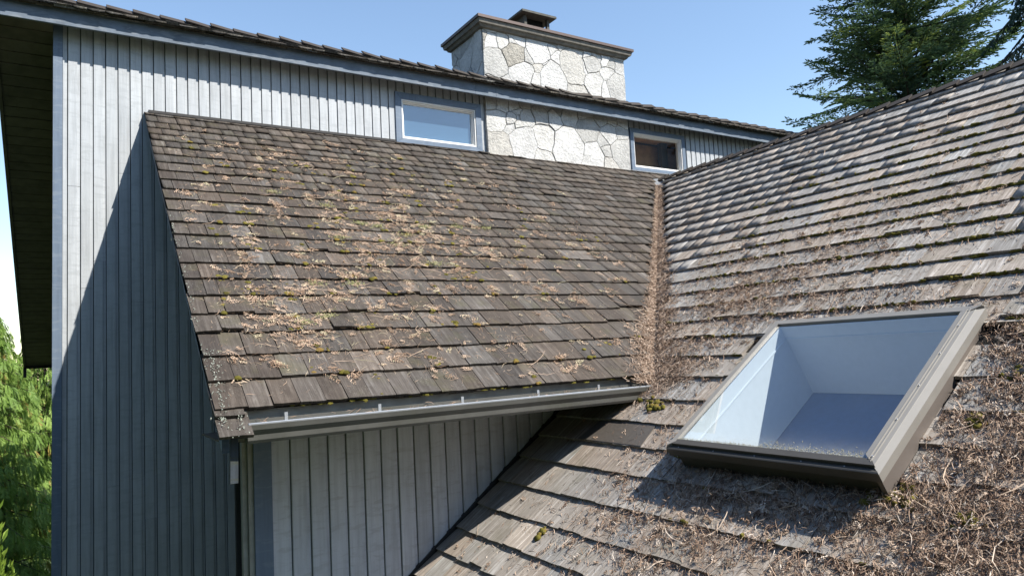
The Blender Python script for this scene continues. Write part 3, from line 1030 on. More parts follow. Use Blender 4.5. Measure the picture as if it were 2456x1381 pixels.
stones(power_cells(upper, CHX[0], CHX[1], 0.93, 1.905), 'y', 1, CHY, (0, 5))
stones(power_cells(lower, CHX[0], CHX[1], -0.09, 0.925), 'y', 1, CHY)
side_seeds = [(random.uniform(0.0, 0.92), random.uniform(0.8, 1.85), random.uniform(0.03, 0.16)) for _ in range(22)]
stones(power_cells(side_seeds, CHY + 0.025, 0.93, 0.75, 1.905), 'x', 1, CHX[0] + 0.0)
side2 = [(random.uniform(0.0, 0.92), random.uniform(0.8, 1.85), 0.1) for _ in range(12)]
cap = MB()
prof = [(0.0, 0.0), (0.045, 0.01), (0.07, 0.05), (0.095, 0.055), (0.11, 0.115)]
for i in range(4):
    (o0, z0), (o1, z1) = prof[i], prof[i + 1]
    a0, a1, b0, b1 = CHX[0] - o0, CHX[1] + o0, CHY - o0, 0.93 + o0
    c0, c1, d0, d1 = CHX[0] - o1, CHX[1] + o1, CHY - o1, 0.93 + o1
    zz = 1.9
    cap.hexa([(a0, b0, zz + z0), (a1, b0, zz + z0), (a1, b1, zz + z0), (a0, b1, zz + z0), (c0, d0, zz + z1), (c1, d0, zz + z1), (c1, d1, zz + z1), (c0, d1, zz + z1)])
cap.build('cap', M['concrete'], chim)
MB().box(CHX[0] - 0.13, CHX[1] + 0.13, CHY - 0.13, 1.06, 2.018, 2.062).build('cap_flashing', M['copper'], chim)
fl = MB()
fx0, fx1, fy0, fy1 = 5.56, 6.06, 0.30, 0.85
fl.box(fx0, fx1, fy0, fy1, 2.062, 2.20)
for (u0, u1, v0, v1) in ((fx0, fx0 + 0.05, fy0, fy0 + 0.05), (fx1 - 0.05, fx1, fy0, fy0 + 0.05), (fx0, fx0 + 0.05, fy1 - 0.05, fy1), (fx1 - 0.05, fx1, fy1 - 0.05, fy1)):
    fl.box(u0, u1, v0, v1, 2.2, 2.50)
fl.box(fx0 + 0.005, fx0 + 0.03, fy0 + 0.05, fy1 - 0.05, 2.2, 2.5)
fl.build('flue', M['flue'], chim)
MB().box(fx0 + 0.051, fx1 - 0.051, fy0 + 0.12, fy1 - 0.06, 2.2005, 2.499).build('flue_opening', M['flue_black'], chim)  # solid near-black block filling the opening between the flue posts
MB().hexa([(fx0 - 0.09, fy0 - 0.09, 2.5), (fx1 + 0.09, fy0 - 0.09, 2.5), (fx1 + 0.09, fy1 + 0.09, 2.5), (fx0 - 0.09, fy1 + 0.09, 2.5),
           (fx0 - 0.09, fy0 - 0.09, 2.535), (fx1 + 0.09, fy0 - 0.09, 2.535), (fx1 + 0.09, fy1 + 0.09, 2.535), (fx0 - 0.09, fy1 + 0.09, 2.535)]).build('flue_cover', M['flue'], chim)

# ---- upper roof edge: short front courses and ridge caps
CAPJ = 5.95


def apt(a, s, h=0.0):              # small front slope above the fascia
    d = Vector((0, -0.86, -0.51)); nn = Vector((0, -0.51, 0.86))
    return Vector((a, -0.045, 1.118)) + d * s + nn * h


eA = lay(apt, [0.0, 0.13, 0.31], lambda s: -1.52, lambda s: 11.9, None, 0.09, 0.24, (0.014, 0.026))
eA += lay(lambda a, s, h: apt(a, s, h - 0.024), [0.10, 0.295], lambda s: -1.52, lambda s: 11.9, None, 0.09, 0.24, (0.012, 0.020))
eA += lay(lambda a, s, h: apt(a, s, h - 0.046), [0.10, 0.27], lambda s: -1.52, lambda s: 11.9, None, 0.09, 0.24, (0.012, 0.020))
for sh in eA:
    sh['px'] = area_px(sh)
eA.sort(key=lambda d: -d['px'])
for sh in eA[:150]:
    shake_object('shake', sh, M['shakeA'], roofA)
join_shakes('shake_edge', eA[150:], M['shakeA'], roofA)
x = -1.5
while x < 11.8:
    L = 0.275
    left = x < CAPJ
    j = random.uniform(-0.012, 0.012)
    for s_, w_ in ((1, 0.125), (-1, 0.13)):
        d = Vector((0, -0.80 * s_, -0.60 if s_ > 0 else -0.45)).normalized()
        nn = Vector((0, d.z, -d.y)) * (1 if d.y < 0 else -1)
        if nn.z < 0: nn = -nn
        lo_, hi_ = 0.006, 0.040 + random.uniform(-0.006, 0.012)
        xa, xb = (x - 0.03, x + L + 0.06) if left else (x - 0.06, x + L + 0.03)
        ha, hb = (hi_, lo_) if left else (lo_, hi_)
        o = Vector((xa + j, -0.045, 1.128)) + nn * ha; e = Vector((xb + j, -0.045, 1.128)) + nn * hb
        V, F, T, UV = [], [], [], []
        b = MB().hexa([o, e, e + d * w_, o + d * w_, o + nn * 0.018, e + nn * 0.018, e + d * w_ + nn * 0.016, o + d * w_ + nn * 0.016])
        b.build('ridge_cap', M['shakeA'], roofA)
    x += L

# ------------------------------------------------------------------ gutter
gut = empty('gutter', (0.15, -4.08, -3.48))
tag(gut, 'taupe metal gutter with hanger straps along the lower shake roof', 'gutter')
gp = [(0.0, 0.15), (0.0, 0.0), (-0.075, 0.0), (-0.088, 0.02), (-0.094, 0.055), (-0.100, 0.062), (-0.118, 0.088), (-0.126, 0.118), (-0.126, 0.128), (-0.112, 0.130), (-0.108, 0.124)]
GX0, GX1 = 0.14, 3.70
body = MB().strip(gp, (GX0, -4.083, -3.478), (GX1, -4.083, -3.470), (0, 1, 0), (0, 0, 1))
body.f.append(tuple(range(0, 9)))
bo = body.build('trough', M['gutter'], gut)
md = bo.modifiers.new('thickness', 'SOLIDIFY'); md.thickness = 0.0016
MB().strip([(-0.128, 0.121), (-0.1285, 0.129), (-0.120, 0.134), (-0.109, 0.132)], (GX0, -4.083, -3.478), (GX1, -4.083, -3.470), (0, 1, 0), (0, 0, 1)).build('lip', M['flash'], gut)
for hx in (0.40, 1.07, 1.75, 2.46, 3.10):
    h = MB().box(hx, hx + 0.022, -4.205, -4.085, -3.362, -3.358).box(hx, hx + 0.022, -4.088, -4.084, -3.36, -3.30).box(hx - 0.004, hx + 0.026, -4.205, -4.19, -3.356, -3.348)
    h.build('hanger', M['flash'], gut)

# ------------------------------------------------------------------ skylight
sk = empty('skylight', (3.4, -5.99, -3.5))
tag(sk, 'taupe aluminium skylight with a white shaft under its glass', 'skylight')
BL = Vector((SKB.x, SKY0, SKB.z))
Wd = SKY0 - SKY1


def spt(u, v, h=0.0):
    return BL + sU * u + sV * v + sN * h


def rail(name, prof, u0, v0, u1, v1, e1, mat, m0=0.0, m1=0.0):
    """prof [(across, height)], swept; ends mitred by m0/m1 per unit across"""
    b = MB()
    d = ((u1 - u0), (v1 - v0)); l = math.hypot(*d); d = (d[0] / l, d[1] / l)
    kk = len(prof)
    for (pu, pv, m) in ((u0, v0, m0), (u1, v1, m1)):
        for a_, h_ in prof:
            b.v.append(spt(pu + e1[0] * a_ + d[0] * m * a_, pv + e1[1] * a_ + d[1] * m * a_, h_))
    for i_ in range(kk):
        j_ = (i_ + 1) % kk
        b.f.append((i_, j_, kk + j_, kk + i_))
    b.f += [tuple(range(kk - 1, -1, -1)), tuple(range(kk, 2 * kk))]
    return b.build(name, mat, sk)


FW = 0.115
side_prof = [(0.0, -0.085), (-0.002, -0.028), (0.034, -0.010), (0.036, -0.006), (0.060, -0.003), (0.062, 0.003), (0.066, 0.003), (0.068, -0.001), (0.078, -0.001), (0.080, 0.005), (0.085, 0.005), (0.087, 0.002), (FW, 0.002), (FW, -0.02), (0.05, -0.03), (0.02, -0.075)]
rail('side_rail', side_prof, Wd, 0, Wd, sL, (-1, 0), M['alu'], 1.0, -0.6)
lp = [(0.0, -0.075), (0.0, -0.02), (0.012, 0.002), (0.055, 0.002), (0.055, -0.02), (0.02, -0.075)]
rail('side_rail', lp, 0, 0, 0, sL, (1, 0), M['alu'], 1.0, -1.0)
tp = [(0.0, -0.075), (0.0, -0.012), (0.010, 0.0015), (0.062, 0.0015), (0.062, -0.02), (0.02, -0.075)]
rail('top_rail', tp, 0, sL, Wd, sL, (0, -1), M['alu'], 1.0, -1.0)
bp = [(0.0, -0.085), (-0.004, -0.022), (0.004, -0.018), (0.034, -0.022), (0.036, 0.0), (0.085, 0.0), (0.085, -0.025), (0.03, -0.085)]
rail('bottom_rail', bp, 0, 0, Wd, 0, (0, 1), M['alu_dark'], 0.55, -0.8)
# glass and the curb below
gl = mesh_obj('glass', [spt(0.05, 0.08, -0.013), spt(Wd - 0.105, 0.08, -0.013), spt(Wd - 0.105, sL - 0.055, -0.013), spt(0.05, sL - 0.055, -0.013)], [(0, 1, 2, 3)], M['glass_sky'], sk)
ul = gl.data.uv_layers.new(name='UVMap')
for li_, uv_ in enumerate(((0, 0), (1, 0), (1, 1), (0, 1))):
    ul.data[li_].uv = uv_
curb = MB()
cu0, cu1, cv0, cv1 = 0.022, Wd - 0.05, 0.045, sL - 0.022
for (u0, u1, v0, v1) in ((cu0, cu1, cv0, cv0 + 0.04), (cu0, cu1, cv1 - 0.04, cv1), (cu0, cu0 + 0.04, cv0 + 0.04, cv1 - 0.04), (cu1 - 0.04, cu1, cv0 + 0.04, cv1 - 0.04)):
    curb.hexa([spt(u0, v0, -0.36), spt(u1, v0, -0.36), spt(u1, v1, -0.36), spt(u0, v1, -0.36), spt(u0, v0, -0.072), spt(u1, v0, -0.072), spt(u1, v1, -0.072), spt(u0, v1, -0.072)])
curb.build('curb', M['alu_dark'], sk)
MB().obox(spt(cu1 + 0.001, 0.02, -0.20), sU * 0.03, sV * (sL - 0.03), sN * 0.14).build('curb_skirt', M['skirt'], sk)
sh_ = MB()
D0, D1 = -0.024, -0.66
su0, su1, sv0, sv1 = 0.068, Wd - 0.112, 0.092, sL - 0.068
c8 = [spt(su0, sv0, D0), spt(su1, sv0, D0), spt(su1, sv1, D0), spt(su0, sv1, D0), spt(su0 + 0.02, sv0 - 0.02, D1), spt(su1, sv0, D1), spt(su1, sv1 - 0.03, D1), spt(su0 + 0.02, sv1 - 0.03, D1)]
sh_.v = c8; sh_.f = [(0, 1, 5, 4), (1, 2, 6, 5), (2, 3, 7, 6), (3, 0, 4, 7)]
so_ = sh_.build('shaft_lining', M['shaft'], sk)
md = so_.modifiers.new('thickness', 'SOLIDIFY'); md.thickness = 0.012; md.offset = 1
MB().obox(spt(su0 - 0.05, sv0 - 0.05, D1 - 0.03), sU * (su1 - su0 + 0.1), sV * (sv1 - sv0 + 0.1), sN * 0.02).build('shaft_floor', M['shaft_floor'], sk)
# bead round the lining, dirt crust washed down to the lower edge of the pane
MB().obox(spt(su0 + 0.010, sv1 - 0.026, -0.135), sU * (su1 - su0 - 0.012), sV * 0.012, sN * 0.010).build('bead', M['shaft'], sk)
MB().obox(spt(su0 + 0.008, sv0, -0.135), sU * 0.012, sV * (sv1 - sv0 - 0.03), sN * 0.010).build('bead', M['shaft'], sk)
cv, cf, cr_ = [], [], []
for _ in range(900):
    u_ = random.uniform(0.06, Wd - 0.12); v_ = 0.084 + abs(random.gauss(0, 0.012 + 0.016 * (u_ > 0.75))) ; a_ = random.uniform(0, 3.14); l_ = random.uniform(0.004, 0.016); w_ = random.uniform(0.001, 0.003)
    du, dv = math.cos(a_) * l_, math.sin(a_) * l_
    n_ = len(cv)
    cv += [spt(u_ - dv * w_ / l_, v_ + du * w_ / l_, -0.011), spt(u_ + dv * w_ / l_, v_ - du * w_ / l_, -0.0105), spt(u_ + du + dv * w_ / l_, v_ + dv - du * w_ / l_, -0.009), spt(u_ + du - dv * w_ / l_, v_ + dv + du * w_ / l_, -0.0095)]
    cf.append((n_, n_ + 1, n_ + 2, n_ + 3)); cr_ += [random.random()] * 4
np_mesh('dirt_crust', np.array([tuple(p_) for p_ in cv]), np.array(cf), np.array(cr_), M['crust'], sk)['kind'] = 'stuff'
for v in (0.10, 0.42, 0.74, 1.06, 1.36):
    c = spt(Wd - 0.073, v, 0.001)
    MB().obox(c, sU * 0.007, sV * 0.007, sN * 0.005).build('screw', M['steel'], sk)
for u in (0.1, 0.42, 0.76, 1.1, 1.38):
    MB().obox(spt(u, 0.018, -0.020), sU * 0.007, sV * 0.007, sN * 0.004).build('screw', M['steel'], sk)

# ------------------------------------------------------------------ dry litter, moss
def frame_arrays(kind, a, s, h):
    """roof coordinates -> world (numpy)"""
    if kind == 'B':
        return np.stack([a, -s / CB - h * TB / CB, -s * TB / CB + h / CB], 1)
    return np.stack([RX - s / CC - h * TC / CC, -a, RZ - s * TC / CC + h / CC], 1)


def strips(kind, a, s, h, length, width, yaw, curve, lift, rnd):
    n = len(a); K = 4
    t = np.linspace(-0.5, 0.5, K)[None, :]
    th = yaw[:, None] + curve[:, None] * t
    step = length[:, None] / (K - 1)
    da = np.cos(th) * step; ds = np.sin(th) * step
    ca = a[:, None] + np.cumsum(da, 1) - da.sum(1, keepdims=True) / 2
    cs = s[:, None] + np.cumsum(ds, 1) - ds.sum(1, keepdims=True) / 2
    ch = h[:, None] + lift[:, None] * (t * 2) + rng.normal(0, 0.003, (n, K))
    taper = np.array([0.55, 1.0, 0.9, 0.25])[None, :] * width[:, None] / 2
    roll = rng.uniform(-1.0, 1.0, n)[:, None]
    na, ns = -np.sin(th) * np.cos(roll), np.cos(th) * np.cos(roll)
    nh = np.sin(roll) * np.ones((1, K))
    P0 = frame_arrays(kind, (ca + na * taper).ravel(), (cs + ns * taper).ravel(), (ch + nh * taper).ravel())
    P1 = frame_arrays(kind, (ca - na * taper).ravel(), (cs - ns * taper).ravel(), (ch - nh * taper).ravel())
    V = np.concatenate([P0, P1]); N = n * K
    base = (np.arange(n)[:, None] * K + np.arange(K - 1)[None, :]).ravel()
    F = np.stack([base, base + 1, base + 1 + N, base + N], 1)
    Rv = np.concatenate([np.repeat(rnd, K)] * 2)
    return V, F, Rv


def fronds(kind, a, s, h, length, yaw, rnd, leaf=0.33):
    """small flattened sprays: a stem with leaflets on both sides"""
    n = len(a); K = 7
    t = (np.arange(K) + 0.5) / K
    out = [strips(kind, a, s, h, length, np.full(n, 0.004), yaw, rng.normal(0, 0.5, n), rng.uniform(-0.006, 0.008, n), rnd)]
    for sg in (1, -1):
        tt = np.tile(t, n)
        aa = np.repeat(a, K) + (tt - 0.5) * np.repeat(length * np.cos(yaw), K)
        ss = np.repeat(s, K) + (tt - 0.5) * np.repeat(length * np.sin(yaw), K)
        ll = np.repeat(length, K) * leaf * (1.05 - tt * 0.75)
        yw = np.repeat(yaw, K) + sg * rng.uniform(0.55, 1.0, n * K)
        aa = aa + np.cos(yw) * ll / 2; ss = ss + np.sin(yw) * ll / 2
        out.append(strips(kind, aa, ss, np.repeat(h, K) + rng.uniform(-0.002, 0.004, n * K), ll, np.full(n * K, 0.0065), yw, rng.normal(0, 0.6, n * K), rng.uniform(-0.004, 0.004, n * K), np.clip(np.repeat(rnd, K) + rng.normal(0, 0.06, n * K), 0, 1)))
    return out


def merge(parts):
    Vs, Fs, Rs = [], [], []
    o = 0
    for V, F, Rv in parts:
        Vs.append(V); Fs.append(F + o); Rs.append(Rv); o += len(V)
    return np.concatenate(Vs), np.concatenate(Fs), np.concatenate(Rs)


cBa = np.array(cB); cCa = np.array(cC)


def surf_h(courses, s):
    """height of the shakes' upper face over the roof plane at slope distance s"""
    i = np.clip(np.searchsorted(courses, s), 1, len(courses) - 1)
    f = (s - courses[i - 1]) / (courses[i] - courses[i - 1])
    return 0.006 + 0.022 * np.clip(f, 0, 1)


# --- on the front roof: clumps of fronds with bare shakes between
cent = [(1.18, 2.06, .55, 60), (1.88, 2.72, .5, 95), (2.29, 2.86, .45, 90), (3.12, 2.7, .4, 50), (1.17, 3.69, .4, 55), (2.2, 3.67, .5, 55), (0.7, 4.13, .35, 42), (1.57, 4.22, .45, 50),
        (2.41, 4.63, .35, 28), (0.5, 3.82, .25, 18), (1.1, 4.55, .35, 22), (3.84, 2.94, .4, 18), (3.59, 3.82, .35, 14), (0.42, 3.15, .25, 14), (2.83, 1.48, .6, 34), (1.4, 1.5, .5, 26), (4.28, 1.6, .6, 10), (2.5, 2.2, .7, 50)]
ca_, cs_ = [], []
for (x_, s_, r_, n_) in cent:
    n_ = int(n_ * 0.85)
    ca_ += list(rng.normal(x_, r_ * 1.25, n_)); cs_ += list(rng.normal(s_, r_ * 0.95, n_))
ca_ += list(0.05 + 5.2 * rng.random(330) ** 1.25); cs_ += list(rng.uniform(0.5, 5.1, 330))
ca_, cs_ = np.array(ca_), np.array(cs_)
ok = (ca_ > 0.0) & (cs_ > 0.25) & (cs_ < 5.2)
ok &= ca_ < (RX + (-cs_ * TB / CB - RZ) / TC) - 0.05
ca_, cs_ = ca_[ok], cs_[ok]
# most clumps rest against the butt of the course above
i_ = np.clip(np.searchsorted(cBa, cs_), 1, len(cBa) - 1)
snap = rng.random(len(cs_)) < 0.30
cs_ = np.where(snap, cBa[i_ - 1] + rng.uniform(0.02, 0.09, len(cs_)), cs_)
npc = (1 + rng.gamma(0.9, 5.5, len(ca_))).astype(int)
A = np.repeat(ca_, npc) + rng.normal(0, 1, npc.sum()) * np.repeat(rng.uniform(0.025, 0.10, len(ca_)), npc)
S = np.repeat(cs_, npc) + rng.normal(0, 1, npc.sum()) * np.repeat(rng.uniform(0.02, 0.08, len(ca_)), npc)
nn_ = 6500
jj = rng.integers(0, len(ca_), nn_)
A = np.concatenate([A, ca_[jj] + rng.normal(0, 0.22, nn_)]); S = np.concatenate([S, cs_[jj] + rng.normal(0, 0.18, nn_)])
fine = np.arange(len(A)) >= len(A) - nn_
ok = (A > 0.03) & (S > 0.2) & (S < 5.2) & (A < (RX + (-S * TB / CB - RZ) / TC) - 0.03)
A, S, fine = A[ok], S[ok], fine[ok]
n = len(A)
H = surf_h(cBa, S) + rng.uniform(0.001, 0.012, n) * np.where(fine, 0.35, 1.0)
parts = [strips('B', A, S, H, 0.018 + rng.gamma(2.0, 0.016, n), rng.uniform(0.0016, 0.0048, n) * np.where(fine, 0.6, 1.0), rng.normal(0.5, 1.1, n), rng.normal(0, 1.3, n), rng.uniform(-0.01, 0.014, n), rng.random(n))]
sel = (rng.random(n) < 0.20) & ~fine & (A > 0.10)
m = int(sel.sum())
parts += fronds('B', A[sel], S[sel], H[sel] + 0.004, 0.03 + rng.gamma(2.2, 0.024, m), rng.normal(0.2, 0.8, m), rng.uniform(0.1, 1, m))
# long curved stems
m = 150
ii = rng.choice(np.nonzero(A > 0.2)[0], m)
parts += [strips('B', A[ii], S[ii], H[ii] + 0.008, rng.uniform(0.15, 0.32, m), np.full(m, 0.0035), rng.uniform(-0.6, 0.6, m), rng.normal(0, 1.6, m), rng.uniform(0, 0.02, m), rng.uniform(0.5, 1, m))]
V, F, Rv = merge(parts)
o = np_mesh('dry_fronds', V, F, Rv, M['litter_pale'])
tag(o, 'dry tan cedar fronds scattered over the lower shake roof', 'dry fronds', kind='stuff')

# --- valley band
n = 15000
S = 0.62 + 4.73 * rng.random(n) ** 0.75
f = (S - 0.4) / 4.8
wL = 0.04 + 0.09 * f ** 2 + 0.17 * np.exp(-((S - 4.75) / 0.5) ** 2)
wR = 0.04 + 0.05 * f + 0.40 * np.clip(f - 0.40, 0, 1) ** 1.2
u = rng.normal(0, 0.55, n)
A = RX + (-S * TB / CB - RZ) / TC
left = u < 0
A_B = A - 0.03 + u * wL
parts = []
hh = rng.uniform(-0.006, 0.020, n)
l_ = left
parts.append(strips('B', A_B[l_], S[l_], hh[l_] + 0.02, rng.uniform(0.03, 0.09, l_.sum()), rng.uniform(0.003, 0.007, l_.sum()), rng.uniform(0, 6.283, l_.sum()), rng.normal(0, 0.9, l_.sum()), rng.uniform(-0.006, 0.008, l_.sum()), rng.random(l_.sum())))
r_ = ~left
zz = -S[r_] * TB / CB
sC = (RZ - zz) * CC / TC
qC = S[r_] / CB + 0.03 + u[r_] * wR[r_] * 1.4
parts.append(strips('C', qC, sC, hh[r_] + 0.02, rng.uniform(0.03, 0.09, r_.sum()), rng.uniform(0.003, 0.007, r_.sum()), rng.uniform(0, 6.283, r_.sum()), rng.normal(0, 0.9, r_.sum()), rng.uniform(-0.006, 0.008, r_.sum()), rng.random(r_.sum())))
# spill at the foot of the valley
n = 2600
qq = 4.25 + rng.normal(0, 0.17, n); s2 = 5.0 + rng.normal(0, 0.26, n)
parts.append(strips('C', qq, s2, surf_h(cCa, s2) + rng.uniform(0.0, 0.022, n), rng.uniform(0.03, 0.09, n), rng.uniform(0.0025, 0.005, n), rng.uniform(0, 6.283, n), rng.normal(0, 0.9, n), rng.uniform(-0.006, 0.009, n), rng.random(n)))
# needles lying in the gutter
n = 260
parts.append(strips('B', rng.uniform(0.2, 3.65, n), rng.uniform(5.285, 5.365, n), rng.uniform(-0.075, -0.045, n), rng.uniform(0.03, 0.09, n), rng.uniform(0.002, 0.005, n), rng.normal(0, 0.5, n), rng.normal(0, 0.8, n), rng.uniform(-0.005, 0.01, n), rng.random(n) * 0.7))
V, F, Rv = merge(parts)
o = np_mesh('valley_litter', V, F, Rv, M['litter_valley'])
tag(o, 'band of dry needles packed into the valley between the two roofs', 'needles', kind='stuff')


# --- on the side roof: density falls off towards the ridge
def densC(q, s):
    d = 0.012 + 0 * q
    d = d + 1.0 * (1 / (1 + np.exp(-(q - 6.93) / 0.10))) * (1 / (1 + np.exp(-(s - 4.35 - 0.0 * q) / 0.16)))       # right of the skylight
    d = d + 0.50 * np.exp(-((s - 6.12 - (6.2 - q) * 0.15) / 0.42) ** 2) * (1 / (1 + np.exp(-(q - 4.95) / 0.22)))      # below the skylight
    d = d + 0.24 * np.exp(-((s - 6.9) / 0.7) ** 2) * (1 / (1 + np.exp(-(q - 5.0) / 0.35)))
    d = d + 0.42 * np.exp(-((s - 3.95) / 0.42) ** 2 - ((q - 4.55) / 0.8) ** 2)
    d = d + 0.30 * np.exp(-((s - 4.2) / 0.20) ** 2 - ((q - 5.9) / 0.7) ** 2)
    d = d + 0.20 * np.exp(-((s - 3.3) / 0.55) ** 2 - ((q - 4.3) / 1.3) ** 2)
    d = d + 0.22 * np.exp(-((s - 4.75) / 0.55) ** 2 - ((q - 4.55) / 0.35) ** 2)
    d = d + 0.16 * np.exp(-((s - 5.7) / 0.35) ** 2 - ((q - 4.85) / 0.25) ** 2)
    d = d + 0.06 * np.exp(-((s - 2.9) / 0.8) ** 2 - ((q - 5.6) / 1.0) ** 2)
    return d


n = 460000
Q = rng.uniform(3.3, 8.4, n); S = rng.uniform(0.3, 8.2, n)
gx, gy = np.sin(Q * 7.1 + 1.3 * np.sin(S * 5)), np.sin(S * 9.3 + 1.7 * np.sin(Q * 6))
d = densC(Q, S) * (1 + 0.45 * gx * gy)
i_ = np.clip(np.searchsorted(cCa, S), 1, len(cCa) - 1)
fr = (S - cCa[i_ - 1]) / (cCa[i_] - cCa[i_ - 1])
d = d * (1.6 - 1.25 * fr)         # debris gathers under each butt
keep = rng.random(n) < d * 0.80
keep &= Q > np.where((S * TC / CC - RZ) / TB < 4.03, (S * TC / CC - RZ) / TB + 0.06, -WD + 0.25)
inside = (Q > -SKY0 - 0.02) & (Q < -SKY1 + 0.02) & (S > sk_s0 - 0.03) & (S < sk_s1 + 0.06)
keep &= ~inside
Q, S, d = Q[keep], S[keep], d[keep]
n = len(Q)
H = surf_h(cCa, S) + rng.uniform(0.0, 1, n) ** 1.5 * (0.008 + 0.05 * np.clip(d, 0, 1))
dirs = np.where(rng.random(n) < 0.45, rng.normal(1.2, 0.5, n), rng.uniform(0, 6.283, n))
parts = [strips('C', Q, S, H, 0.016 + rng.gamma(2.0, 0.018, n), rng.uniform(0.0018, 0.0052, n), dirs, rng.normal(0, 0.8, n), rng.uniform(-0.014, 0.016, n), np.clip(rng.normal(0.45, 0.28, n), 0, 1))]
sel = rng.random(n) < 0.05
m = int(sel.sum())
parts += fronds('C', Q[sel], S[sel], H[sel] + 0.006, rng.uniform(0.035, 0.09, m), rng.uniform(0, 6.283, m), rng.uniform(0.25, 1, m))
m = 420
ii = rng.integers(0, n, m)
parts += [strips('C', Q[ii], S[ii], H[ii] + 0.012, rng.uniform(0.12, 0.34, m), rng.uniform(0.003, 0.006, m), rng.normal(1.3, 0.8, m), rng.normal(0, 0.9, m), rng.uniform(-0.02, 0.04, m), rng.uniform(0.6, 1, m))]
V, F, Rv = merge(parts)
o = np_mesh('needle_litter', V, F, Rv, M['litter'])
tag(o, 'thick brown litter of dry needles and twigs around the skylight', 'litter', kind='stuff')


# --- moss
def domes(kind, a, s, h, ra, rs, hh, rnd):
    n = len(a)
    rings = [(1.0, 0.0), (0.85, 0.55), (0.45, 0.92)]
    K = 8
    vs = []
    for (rr_, z_) in rings:
        t = np.arange(K) / K * 2 * np.pi
        j = 1 + rng.normal(0, 0.16, (n, K))
        vs.append(((a[:, None] + np.cos(t) * rr_ * ra[:, None] * j), (s[:, None] + np.sin(t) * rr_ * rs[:, None] * j), (h[:, None] + z_ * hh[:, None] * (1 + rng.normal(0, 0.15, (n, K))))))
    vs.append((a[:, None], s[:, None], (h + hh)[:, None]))
    A_ = np.concatenate([v[0] for v in vs], 1); S_ = np.concatenate([v[1] for v in vs], 1); H_ = np.concatenate([v[2] for v in vs], 1)
    per = A_.shape[1]
    V = frame_arrays(kind, A_.ravel(), S_.ravel(), H_.ravel())
    f = []
    for r in range(2):
        for k_ in range(K):
            k2 = (k_ + 1) % K
            f += [(r * K + k_, r * K + k2, (r + 1) * K + k2), (r * K + k_, (r + 1) * K + k2, (r + 1) * K + k_)]
    for k_ in range(K):
        f.append((2 * K + k_, 2 * K + (k_ + 1) % K, 3 * K))
    F = (np.arange(n)[:, None, None] * per + np.array(f)[None]).reshape(-1, 3)
    Rv = np.repeat(rnd, per) + rng.normal(0, 0.05, n * per)
    return V, F, np.clip(Rv, 0, 1)


ii = np.repeat(rng.integers(0, len(ca_), 140), 3)
ma = ca_[ii] + rng.normal(0, 0.02, 420); ms = cs_[ii] + rng.normal(0, 0.012, 420)
i_ = np.clip(np.searchsorted(cBa, ms), 1, len(cBa) - 1)
ms = np.where(rng.random(420) < 0.6, cBa[i_] - rng.uniform(0.0, 0.03, 420), ms)
keep = (ma > 0) & (ma < RX + (-ms * TB / CB - RZ) / TC - 0.15)
ma, ms = ma[keep], ms[keep]; n = len(ma)
sz = rng.uniform(0.006, 0.022, n)
P1_ = domes('B', ma, ms, surf_h(cBa, ms) - 0.003, sz * 1.4, sz, sz * 0.6, rng.random(n))
# eave line moss
n = 60
P2_ = domes('B', rng.uniform(0.3, 3.6, n), 5.23 + rng.uniform(-0.01, 0.012, n), np.full(n, -0.006), rng.uniform(0.012, 0.04, n), rng.uniform(0.006, 0.012, n), rng.uniform(0.006, 0.014, n), rng.uniform(0.2, 0.7, n))
# along the butts of the side roof
n = 7500
Q = rng.uniform(1.5, 8.0, n); ci = rng.integers(5, len(cCa) - 3, n); S = cCa[ci] + rng.uniform(-0.006, 0.012, n)
w_ = np.exp(-((Q - 6.0) / 1.3) ** 2 - ((S - 2.4) / 1.0) ** 2) + 0.35 * np.exp(-((S - 3.6) / 1.2) ** 2) * (Q > 3.0) + 0.10
w_ = w_ * (0.4 + 0.6 * (np.sin(Q * 5.3 + ci * 2.1) > 0.0))
keep = (rng.random(n) < w_) & (Q > (S * TC / CC - RZ) / TB + 0.15) & (Q > -WD + 0.3)
keep &= ~((Q > -SKY0 - 0.05) & (Q < -SKY1 + 0.05) & (S > sk_s0 - 0.1) & (S < sk_s1 + 0.2))
Q, S = Q[keep], S[keep]; n = len(Q)
P3_ = domes('C', Q, S - 0.006, np.full(n, 0.014), rng.uniform(0.012, 0.05, n), rng.uniform(0.008, 0.020, n), rng.uniform(0.008, 0.024, n), rng.random(n))
# fat cushions by the skylight's near corner and in the deep litter
cl = [(6.72, 5.95, 0.05), (6.80, 5.98, 0.06), (6.66, 6.02, 0.05), (6.86, 6.05, 0.045), (7.05, 4.55, 0.05), (7.2, 4.5, 0.05), (7.1, 5.0, 0.04), (6.98, 5.4, 0.04), (4.42, 5.33, 0.05), (4.36, 5.42, 0.06), (4.5, 5.40, 0.04), (4.30, 6.86, 0.03),
      (5.1, 5.9, 0.03), (6.4, 6.9, 0.04), (7.2, 6.1, 0.045)]
cq, cs2, cr = [], [], []
for q_, s_, r_ in cl:
    for _ in range(9):
        cq.append(q_ + random.gauss(0, r_)); cs2.append(s_ + random.gauss(0, r_ * 0.8)); cr.append(random.uniform(0.012, 0.028))
cq, cs2, cr = map(np.array, (cq, cs2, cr))
P4_ = domes('C', cq, cs2, surf_h(cCa, cs2) + 0.006, cr * 1.2, cr, cr * 0.9, rng.uniform(0.3, 0.9, len(cq)))
V, F, Rv = merge([P1_, P2_, P3_, P4_])
o = np_mesh('moss', V, F, Rv, M['moss'], smooth=True)
tag(o, 'olive green moss cushions growing on the shakes', 'moss', kind='stuff')
